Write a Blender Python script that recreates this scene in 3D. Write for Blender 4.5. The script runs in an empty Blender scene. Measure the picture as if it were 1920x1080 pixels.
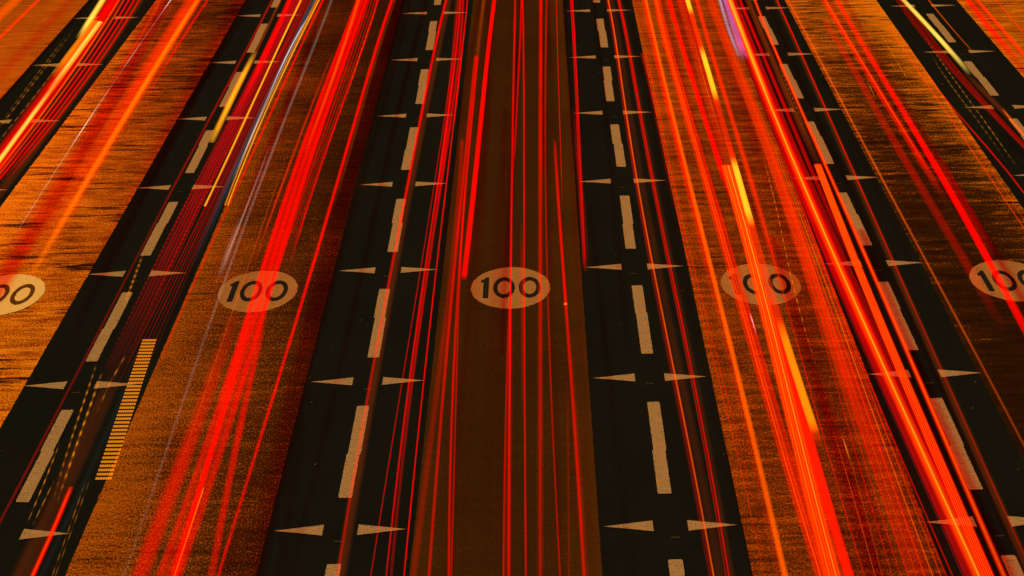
import bpy, bmesh, math, random
from mathutils import Vector
random.seed(11)
scene = bpy.context.scene
C = scene.collection

# ---------------------------------------------------------------- camera, night sky, light, exposure
CAM_LOC, CAM_ROT = (0.0, 0.0, 10.4584), (1.306335, 0.015937, 0.005427)
cd = bpy.data.cameras.new('camera'); cam = bpy.data.objects.new('camera', cd); C.objects.link(cam)
cam.location = CAM_LOC; cam.rotation_euler = CAM_ROT
cd.sensor_width = 36.0; cd.lens = 5408.0 / 1920.0 * 36.0
cd.clip_start = 0.5; cd.clip_end = 9000.0
scene.camera = cam

SUN_ELEV, SUN_AZ = math.radians(24.0), math.radians(-20.0)      # from ahead, a little to the left
world = bpy.data.worlds.new('World'); scene.world = world; world.use_nodes = True
wn = world.node_tree; wn.nodes.clear()
sky = wn.nodes.new('ShaderNodeTexSky'); sky.sky_type = 'NISHITA'; sky.sun_disc = False
sky.sun_elevation = SUN_ELEV; sky.sun_rotation = SUN_AZ
bg = wn.nodes.new('ShaderNodeBackground'); bg.inputs['Strength'].default_value = 0.006
wo = wn.nodes.new('ShaderNodeOutputWorld')
wn.links.new(sky.outputs[0], bg.inputs[0]); wn.links.new(bg.outputs[0], wo.inputs[0])
sl = bpy.data.lights.new('sun', 'SUN'); sl.energy = 5.0; sl.angle = math.radians(3.0); sl.color = (1.0, 0.70, 0.44)
sun = bpy.data.objects.new('sun', sl); C.objects.link(sun)
sdir = Vector((math.sin(SUN_AZ) * math.cos(SUN_ELEV), math.cos(SUN_AZ) * math.cos(SUN_ELEV), math.sin(SUN_ELEV)))
sun.rotation_euler = sdir.to_track_quat('Z', 'Y').to_euler(); sun.location = (0, 60, 40)
vs = scene.view_settings; vs.view_transform = 'Standard'; vs.look = 'None'; vs.exposure = 0.4; vs.gamma = 1.0
vs.use_curve_mapping = False
scene.render.engine = 'CYCLES'
scene.cycles.transparent_max_bounces = 96
scene.cycles.max_bounces = 4

# ---------------------------------------------------------------- material helpers
def new_mat(name):
    m = bpy.data.materials.new(name); m.use_nodes = True
    nt = m.node_tree; nt.nodes.clear()
    return m, nt
def N(nt, kind, **kw):
    n = nt.nodes.new(kind)
    for k, v in kw.items(): setattr(n, k, v)
    return n
def noise(nt, vec, scale, detail=3.0, rough=0.55):
    n = N(nt, 'ShaderNodeTexNoise'); n.inputs['Scale'].default_value = scale
    n.inputs['Detail'].default_value = detail; n.inputs['Roughness'].default_value = rough
    nt.links.new(vec, n.inputs['Vector']); return n.outputs[0]
def mapped(nt, src, sc, loc=(0, 0, 0)):
    n = N(nt, 'ShaderNodeMapping'); n.inputs['Scale'].default_value = sc; n.inputs['Location'].default_value = loc
    nt.links.new(src, n.inputs['Vector']); return n.outputs[0]
def ramp(nt, src, stops):
    n = N(nt, 'ShaderNodeValToRGB'); cr = n.color_ramp
    while len(cr.elements) < len(stops): cr.elements.new(0.5)
    for e, (p, c) in zip(cr.elements, stops):
        e.position = p; e.color = (c, c, c, 1) if not isinstance(c, tuple) else (*c, 1)
    nt.links.new(src, n.inputs[0]); return n.outputs[0]
def mth(nt, op, a, b):
    n = N(nt, 'ShaderNodeMath', operation=op)
    for i, v in enumerate((a, b)):
        if isinstance(v, (int, float)): n.inputs[i].default_value = v
        else: nt.links.new(v, n.inputs[i])
    return n.outputs[0]
def mixc(nt, fac, a, b):
    n = N(nt, 'ShaderNodeMix', data_type='RGBA')
    for sock, v in ((n.inputs[0], fac), (n.inputs[6], a), (n.inputs[7], b)):
        if isinstance(v, (int, float)): sock.default_value = v
        elif isinstance(v, tuple): sock.default_value = (*v, 1)
        else: nt.links.new(v, sock)
    return n.outputs[2]
def finish(nt, col, rough, bump_h=None, bump_d=0.01, metal=0.0, spec=0.5, strength=1.0):
    p = N(nt, 'ShaderNodeBsdfPrincipled'); o = N(nt, 'ShaderNodeOutputMaterial')
    for sock, v in ((p.inputs['Base Color'], col), (p.inputs['Roughness'], rough), (p.inputs['Metallic'], metal), (p.inputs['Specular IOR Level'], spec)):
        if isinstance(v, (int, float)): sock.default_value = v
        elif isinstance(v, tuple): sock.default_value = (*v, 1)
        else: nt.links.new(v, sock)
    if bump_h is not None:
        b = N(nt, 'ShaderNodeBump'); b.inputs['Distance'].default_value = bump_d; b.inputs['Strength'].default_value = strength
        nt.links.new(bump_h, b.inputs['Height']); nt.links.new(b.outputs[0], p.inputs['Normal'])
    nt.links.new(p.outputs[0], o.inputs[0])

def asphalt_mat():
    m, nt = new_mat('black_asphalt')
    g = N(nt, 'ShaderNodeNewGeometry').outputs['Position']
    fine = noise(nt, mapped(nt, g, (70, 26, 40)), 1.0, 3, 0.6)
    big = noise(nt, mapped(nt, g, (0.9, 0.25, 1)), 1.0, 4, 0.6)
    col = mixc(nt, ramp(nt, fine, [(0.3, 0.0), (0.75, 1.0)]), (0.0050, 0.0058, 0.0040), (0.0125, 0.0138, 0.0090))
    col = mixc(nt, mth(nt, 'MULTIPLY', ramp(nt, big, [(0.35, 0.0), (0.7, 1.0)]), 0.5), col, (0.0135, 0.0142, 0.0092))
    finish(nt, col, 1.0, fine, 0.003, 0.0, 0.0)
    return m
def lane_mat(name, cols, seed, relief, streak, grain, contrast, x0, x1, wear_and_light, stain):
    """Worn coloured surfacing laid across the lane, so its patches run across it. wear = how the lamp light painted into its colour
    differs over the lane: constant, towards the right side, towards both sides, towards the far end."""
    m, nt = new_mat(name)
    g = N(nt, 'ShaderNodeNewGeometry').outputs['Position']
    L = (seed * 7.3, seed * 3.1, seed)
    fine = noise(nt, mapped(nt, g, (52, 17, 20), L), 1.0, 3, 0.75)
    cross = noise(nt, mapped(nt, g, (1.7, 5.0, 1), L), 1.0, 5, 0.66)        # long across, short along
    patch = noise(nt, mapped(nt, g, (0.7, 0.30, 1), L), 1.0, 3, 0.55)
    sep = N(nt, 'ShaderNodeSeparateXYZ'); nt.links.new(g, sep.inputs[0])
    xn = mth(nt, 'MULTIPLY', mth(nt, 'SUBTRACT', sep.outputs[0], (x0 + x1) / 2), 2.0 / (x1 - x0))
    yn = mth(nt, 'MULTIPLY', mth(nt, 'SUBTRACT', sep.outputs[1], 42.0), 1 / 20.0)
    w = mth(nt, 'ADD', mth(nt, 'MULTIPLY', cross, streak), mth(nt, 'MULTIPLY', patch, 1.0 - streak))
    w = mth(nt, 'ADD', mth(nt, 'MULTIPLY', mth(nt, 'SUBTRACT', w, 0.5), contrast), mth(nt, 'ADD', 0.5 + wear_and_light[0], mth(nt, 'MULTIPLY', xn, wear_and_light[1])))
    w = mth(nt, 'ADD', w, mth(nt, 'MULTIPLY', mth(nt, 'POWER', mth(nt, 'ABSOLUTE', xn, 0.0), 3.0), wear_and_light[2]))
    w = mth(nt, 'ADD', w, mth(nt, 'MULTIPLY', yn, wear_and_light[3]))  # lamp light falling off across and along the lane, painted into the tone
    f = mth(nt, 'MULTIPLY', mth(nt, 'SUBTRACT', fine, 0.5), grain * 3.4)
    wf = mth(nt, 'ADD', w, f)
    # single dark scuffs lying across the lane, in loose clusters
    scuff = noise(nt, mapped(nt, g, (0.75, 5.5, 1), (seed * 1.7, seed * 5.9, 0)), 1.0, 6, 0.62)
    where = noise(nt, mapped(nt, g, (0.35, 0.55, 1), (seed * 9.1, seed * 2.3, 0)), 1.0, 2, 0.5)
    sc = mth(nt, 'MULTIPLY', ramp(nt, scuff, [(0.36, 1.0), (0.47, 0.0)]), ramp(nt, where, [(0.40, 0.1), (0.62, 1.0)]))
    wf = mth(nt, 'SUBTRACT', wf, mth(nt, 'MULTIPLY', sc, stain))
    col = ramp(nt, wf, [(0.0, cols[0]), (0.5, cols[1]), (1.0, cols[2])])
    height = mth(nt, 'ADD', fine, mth(nt, 'MULTIPLY', cross, 0.6))
    finish(nt, col, 1.0, height, relief, 0.0, 0.0)
    return m
def paint_mat(name, a, b, wear_and_light):
    m, nt = new_mat(name)
    g = N(nt, 'ShaderNodeNewGeometry').outputs['Position']
    lines = noise(nt, mapped(nt, g, (6, 42, 1)), 1.0, 4, 0.6)
    pores = noise(nt, mapped(nt, g, (60, 22, 1)), 1.0, 2, 0.5)
    col = mixc(nt, ramp(nt, lines, [(0.3, 0.0), (0.7, 1.0)]), a, b)
    col = mixc(nt, ramp(nt, pores, [(0.58, 0.0), (0.70, wear_and_light)]), col, (0.05, 0.045, 0.03))
    finish(nt, col, 0.9, pores, 0.002, 0.0, 0.0)
    return m
def glow_mat():
    m, nt = new_mat('vehicle_light')
    a = N(nt, 'ShaderNodeAttribute', attribute_name='glow')
    e = N(nt, 'ShaderNodeEmission'); e.inputs['Strength'].default_value = 1.0
    t = N(nt, 'ShaderNodeBsdfTransparent'); s = N(nt, 'ShaderNodeAddShader'); o = N(nt, 'ShaderNodeOutputMaterial')
    nt.links.new(a.outputs['Color'], e.inputs['Color'])
    v = N(nt, 'ShaderNodeAttribute', attribute_name='tint'); nt.links.new(v.outputs['Color'], t.inputs['Color'])
    nt.links.new(t.outputs[0], s.inputs[0]); nt.links.new(e.outputs[0], s.inputs[1]); nt.links.new(s.outputs[0], o.inputs[0])
    return m

ASPHALT = asphalt_mat()
PAINT = paint_mat('worn_white_paint', (0.275, 0.170, 0.060), (0.46, 0.285, 0.105), 1.0)
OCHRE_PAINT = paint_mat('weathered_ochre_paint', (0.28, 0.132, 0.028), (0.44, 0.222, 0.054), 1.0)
LAMPLIT_PAINT = paint_mat('lamplit_ochre_paint', (0.70, 0.46, 0.10), (0.92, 0.62, 0.17), 0.5)  # left ovals: stronger lamp light there is painted in as a brighter colour
BROWN_PAINT = paint_mat('worn_brown_paint', (0.07, 0.030, 0.005), (0.16, 0.055, 0.006), 0.2)
BLACK_PAINT = paint_mat('black_paint', (0.012, 0.012, 0.008), (0.022, 0.021, 0.015), 0.2)
GLOW = glow_mat()

# ---------------------------------------------------------------- object helpers
def link_mesh(name, verts, faces, mat, parent=None, smooth=False):
    me = bpy.data.meshes.new(name); me.from_pydata(verts, [], faces); me.update()
    me.materials.append(mat)
    o = bpy.data.objects.new(name, me); C.objects.link(o)
    if parent: o.parent = parent
    return o
def slab(outline, z0, z1):
    """A flat plate with thickness from an outline (counter-clockwise)."""
    n = len(outline)
    v = [(x, y, z1) for x, y in outline] + [(x, y, z0) for x, y in outline]
    f = [tuple(range(n))] + [(i, i + n, (i + 1) % n + n, (i + 1) % n) for i in range(n)]
    return v, f
def ring_slab(outer, inner, z0, z1):
    n = len(outer)
    v = [(x, y, z1) for x, y in outer] + [(x, y, z1) for x, y in inner] + [(x, y, z0) for x, y in outer] + [(x, y, z0) for x, y in inner]
    f = []
    for i in range(n):
        j = (i + 1) % n
        f += [(i, j, n + j, n + i), (i, 2 * n + i, 2 * n + j, j), (n + i, n + j, 3 * n + j, 3 * n + i)]
    return v, f
def copy_of(o, loc, parent):
    c = o.copy(); C.objects.link(c); c.parent = parent; c.location = loc
    return c

# ---------------------------------------------------------------- the setting
ground = link_mesh('ground', [(-4000, -4000, -0.16), (4000, -4000, -0.16), (4000, 4000, -0.16), (-4000, 4000, -0.16)], [(0, 1, 2, 3)], ASPHALT)
ground['kind'] = 'structure'
v, f = slab([(-16, -60), (16, -60), (16, 400), (-16, 400)], -0.15, 0.0)
road = link_mesh('road', v, f, ASPHALT)
road['kind'] = 'structure'; road['label'] = 'wide multi lane road with brown lanes and black strips at night'

# coloured lane surfacing, uneven street lamp light painted into each lane's tones: x0, x1, dark, light, metal, streak, gloss, grain
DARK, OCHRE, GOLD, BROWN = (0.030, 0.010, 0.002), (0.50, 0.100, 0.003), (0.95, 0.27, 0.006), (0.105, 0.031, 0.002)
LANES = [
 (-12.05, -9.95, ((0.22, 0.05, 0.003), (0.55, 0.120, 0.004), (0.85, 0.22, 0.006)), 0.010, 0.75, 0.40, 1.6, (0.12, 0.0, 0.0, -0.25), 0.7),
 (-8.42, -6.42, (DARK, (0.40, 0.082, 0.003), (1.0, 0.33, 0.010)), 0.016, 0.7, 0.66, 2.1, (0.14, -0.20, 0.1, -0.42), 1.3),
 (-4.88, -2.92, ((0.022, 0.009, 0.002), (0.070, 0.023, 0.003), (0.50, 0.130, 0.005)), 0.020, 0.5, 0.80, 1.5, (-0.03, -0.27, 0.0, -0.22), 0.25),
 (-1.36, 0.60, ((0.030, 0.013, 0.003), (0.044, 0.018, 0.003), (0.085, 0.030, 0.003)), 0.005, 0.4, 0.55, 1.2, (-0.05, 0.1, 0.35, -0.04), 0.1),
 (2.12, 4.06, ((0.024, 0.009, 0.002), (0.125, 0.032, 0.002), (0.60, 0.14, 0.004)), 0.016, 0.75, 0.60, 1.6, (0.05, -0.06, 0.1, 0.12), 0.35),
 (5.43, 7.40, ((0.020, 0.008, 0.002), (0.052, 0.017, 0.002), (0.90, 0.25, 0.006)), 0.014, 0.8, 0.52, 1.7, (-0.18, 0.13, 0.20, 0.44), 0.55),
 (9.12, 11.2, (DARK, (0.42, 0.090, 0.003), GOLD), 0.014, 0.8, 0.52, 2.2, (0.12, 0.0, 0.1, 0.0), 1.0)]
for i, (x0, x1, cols, rel, stk, gr, con, wear_and_light, stain) in enumerate(LANES):
    mt = lane_mat('worn_lamplit_surfacing_' + 'abcdefg'[i], cols, i + 1, rel, stk, gr, con, x0, x1, wear_and_light, stain)
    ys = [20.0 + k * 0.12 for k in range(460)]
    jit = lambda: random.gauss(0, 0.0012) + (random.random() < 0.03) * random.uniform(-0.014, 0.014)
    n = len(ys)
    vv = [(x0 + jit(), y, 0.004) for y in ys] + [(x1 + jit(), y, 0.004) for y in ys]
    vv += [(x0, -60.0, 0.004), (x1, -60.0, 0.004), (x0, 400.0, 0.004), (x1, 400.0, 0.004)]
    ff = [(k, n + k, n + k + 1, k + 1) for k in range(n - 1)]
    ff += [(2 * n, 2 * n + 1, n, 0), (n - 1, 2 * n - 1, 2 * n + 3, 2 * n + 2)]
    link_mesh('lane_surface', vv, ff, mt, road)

LINES = [-9.215, -5.72, -2.145, 1.358, 4.765, 8.31]
PERIOD, FIRST, DASH, DW = 5.3983, 53.1643, 3.346, 0.150
STEPS = range(-6, 5)
def dash_outline(step_at, step_side):
    """A thermoplastic dash laid in two runs: ragged sides and a small sideways step."""
    hl, hw = DASH / 2, DW / 2
    right, left = [], []
    n = 90
    for k in range(n + 1):
        y = -hl + DASH * k / n
        s = step_side if y < step_at else 0.0
        e = random.gauss(0, 0.0011) - (random.random() < 0.12) * random.uniform(0.002, 0.007)
        e2 = random.gauss(0, 0.0011) - (random.random() < 0.12) * random.uniform(0.002, 0.007)
        t = 0.008 if k in (0, n) else 0.0
        right.append((hw + s + e - t, y + random.gauss(0, 0.004))); left.append((-hw + s - e2 + t, y + random.gauss(0, 0.004)))
    return right + left[::-1]
kinds = []
for k in range(6):
    v, f = slab(dash_outline(random.uniform(-0.6, 0.6), random.choice((-0.014, -0.010, 0.010, 0.016))), 0.0, 0.008)
    kinds.append((v, f))
protos = []
for ln, x in enumerate(LINES[1:], 1):                      # the leftmost dashes lie hidden under the lights
    for st in STEPS:
        y = FIRST + st * PERIOD + (0.0 if ln < 4 else -0.0)
        k = random.randrange(6)
        if len(protos) < 6:
            v, f = kinds[len(protos)]
            d = link_mesh('lane_dash', v, f, PAINT, road); d.location = (x, y, 0.0); protos.append(d)
        else:
            copy_of(protos[k], (x, y, 0.0), road)
def wedge(side):
    b, t, w = 0.185, 0.705, 0.165
    pts = []
    n = 10
    for k in range(n + 1): pts.append((b + (t - b) * k / n, -w * (1 - k / n) + random.gauss(0, 0.0015)))
    for k in range(n - 1, -1, -1): pts.append((b + (t - b) * k / n, w * (1 - k / n) + random.gauss(0, 0.0015)))
    if side < 0: pts = [(-x, y) for x, y in pts][::-1]
    return slab(pts, 0.0, 0.007)
wp = {}
for x in LINES:
    for st in STEPS:
        y = FIRST + (st + 0.5) * PERIOD
        for s in (-1, 1):
            if s not in wp:
                v, f = wedge(s); wp[s] = link_mesh('wedge_marking', v, f, PAINT, road); wp[s].location = (x, y, 0.0)
            else: copy_of(wp[s], (x, y, 0.0), road)

# ---- round speed markings, stretched along the road, with the figures 100
def oval(cx, cy, rx, ry, n, j=0.0):
    return [(cx + (rx + random.gauss(0, j)) * math.cos(2 * math.pi * k / n), cy + (ry + random.gauss(0, j * 2)) * math.sin(2 * math.pi * k / n)) for k in range(n)]
ROUND_Y = 38.62
def digit_one():
    s = [(-0.305, -0.545), (-0.305, 0.545), (-0.352, 0.545), (-0.362, 0.49), (-0.384, 0.43), (-0.414, 0.40), (-0.414, 0.27), (-0.381, 0.29), (-0.381, -0.545)]
    return slab(s, 0.004, 0.0125)
def digit_zero(cx):
    return ring_slab(oval(cx, 0, 0.150, 0.545, 40, 0.0015), oval(cx, 0, 0.092, 0.365, 40, 0.0015), 0.004, 0.0125)
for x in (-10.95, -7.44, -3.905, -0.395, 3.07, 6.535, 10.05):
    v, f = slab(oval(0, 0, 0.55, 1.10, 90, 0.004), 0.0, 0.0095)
    r = link_mesh('speed_marking', v, f, LAMPLIT_PAINT if x < -5 else OCHRE_PAINT, road); r.location = (x, ROUND_Y, 0.0)
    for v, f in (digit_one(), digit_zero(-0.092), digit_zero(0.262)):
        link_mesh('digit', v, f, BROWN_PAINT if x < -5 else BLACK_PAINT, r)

# ---- worn reflector plates between the dashes, loose grit
STUD, nt = new_mat('worn_stud'); finish(nt, (0.045, 0.032, 0.014), 0.9, None, 0, 0, 0)
sp = None
for x in LINES:
    for st in STEPS:
        y = FIRST + (st + 0.5) * PERIOD - 0.35
        if sp is None:
            v, f = slab([(-0.045, -0.03), (0.045, -0.03), (0.05, 0.02), (-0.05, 0.02)], 0.0, 0.006)
            sp = link_mesh('road_stud', v, f, STUD, road); sp.location = (x + 0.02, y, 0.0)
        else: copy_of(sp, (x + random.uniform(-0.03, 0.05), y + random.uniform(-0.1, 0.1), 0.0), road)
GRIT, nt = new_mat('pale_grit'); finish(nt, (0.20, 0.14, 0.08), 0.9, None, 0, 0, 0)
vv, ff = [], []
for k in range(900):
    x, y = random.uniform(-12, 11), random.uniform(25, 66)
    r = abs(random.gauss(0, 0.006)) + 0.003; b = len(vv)
    for a in range(5):
        q = a * 2 * math.pi / 5 + random.random(); rr = r * random.uniform(0.7, 1.6)
        vv.append((x + rr * math.cos(q), y + 1.8 * rr * math.sin(q), 0.002))
    vv.append((x, y, 0.006 + r * 0.8))
    ff += [(b + a, b + (a + 1) % 5, b + 5) for a in range(5)]
grit = link_mesh('grit', vv, ff, GRIT); grit['kind'] = 'stuff'; grit['label'] = 'pale grit scattered over the black asphalt'

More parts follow.
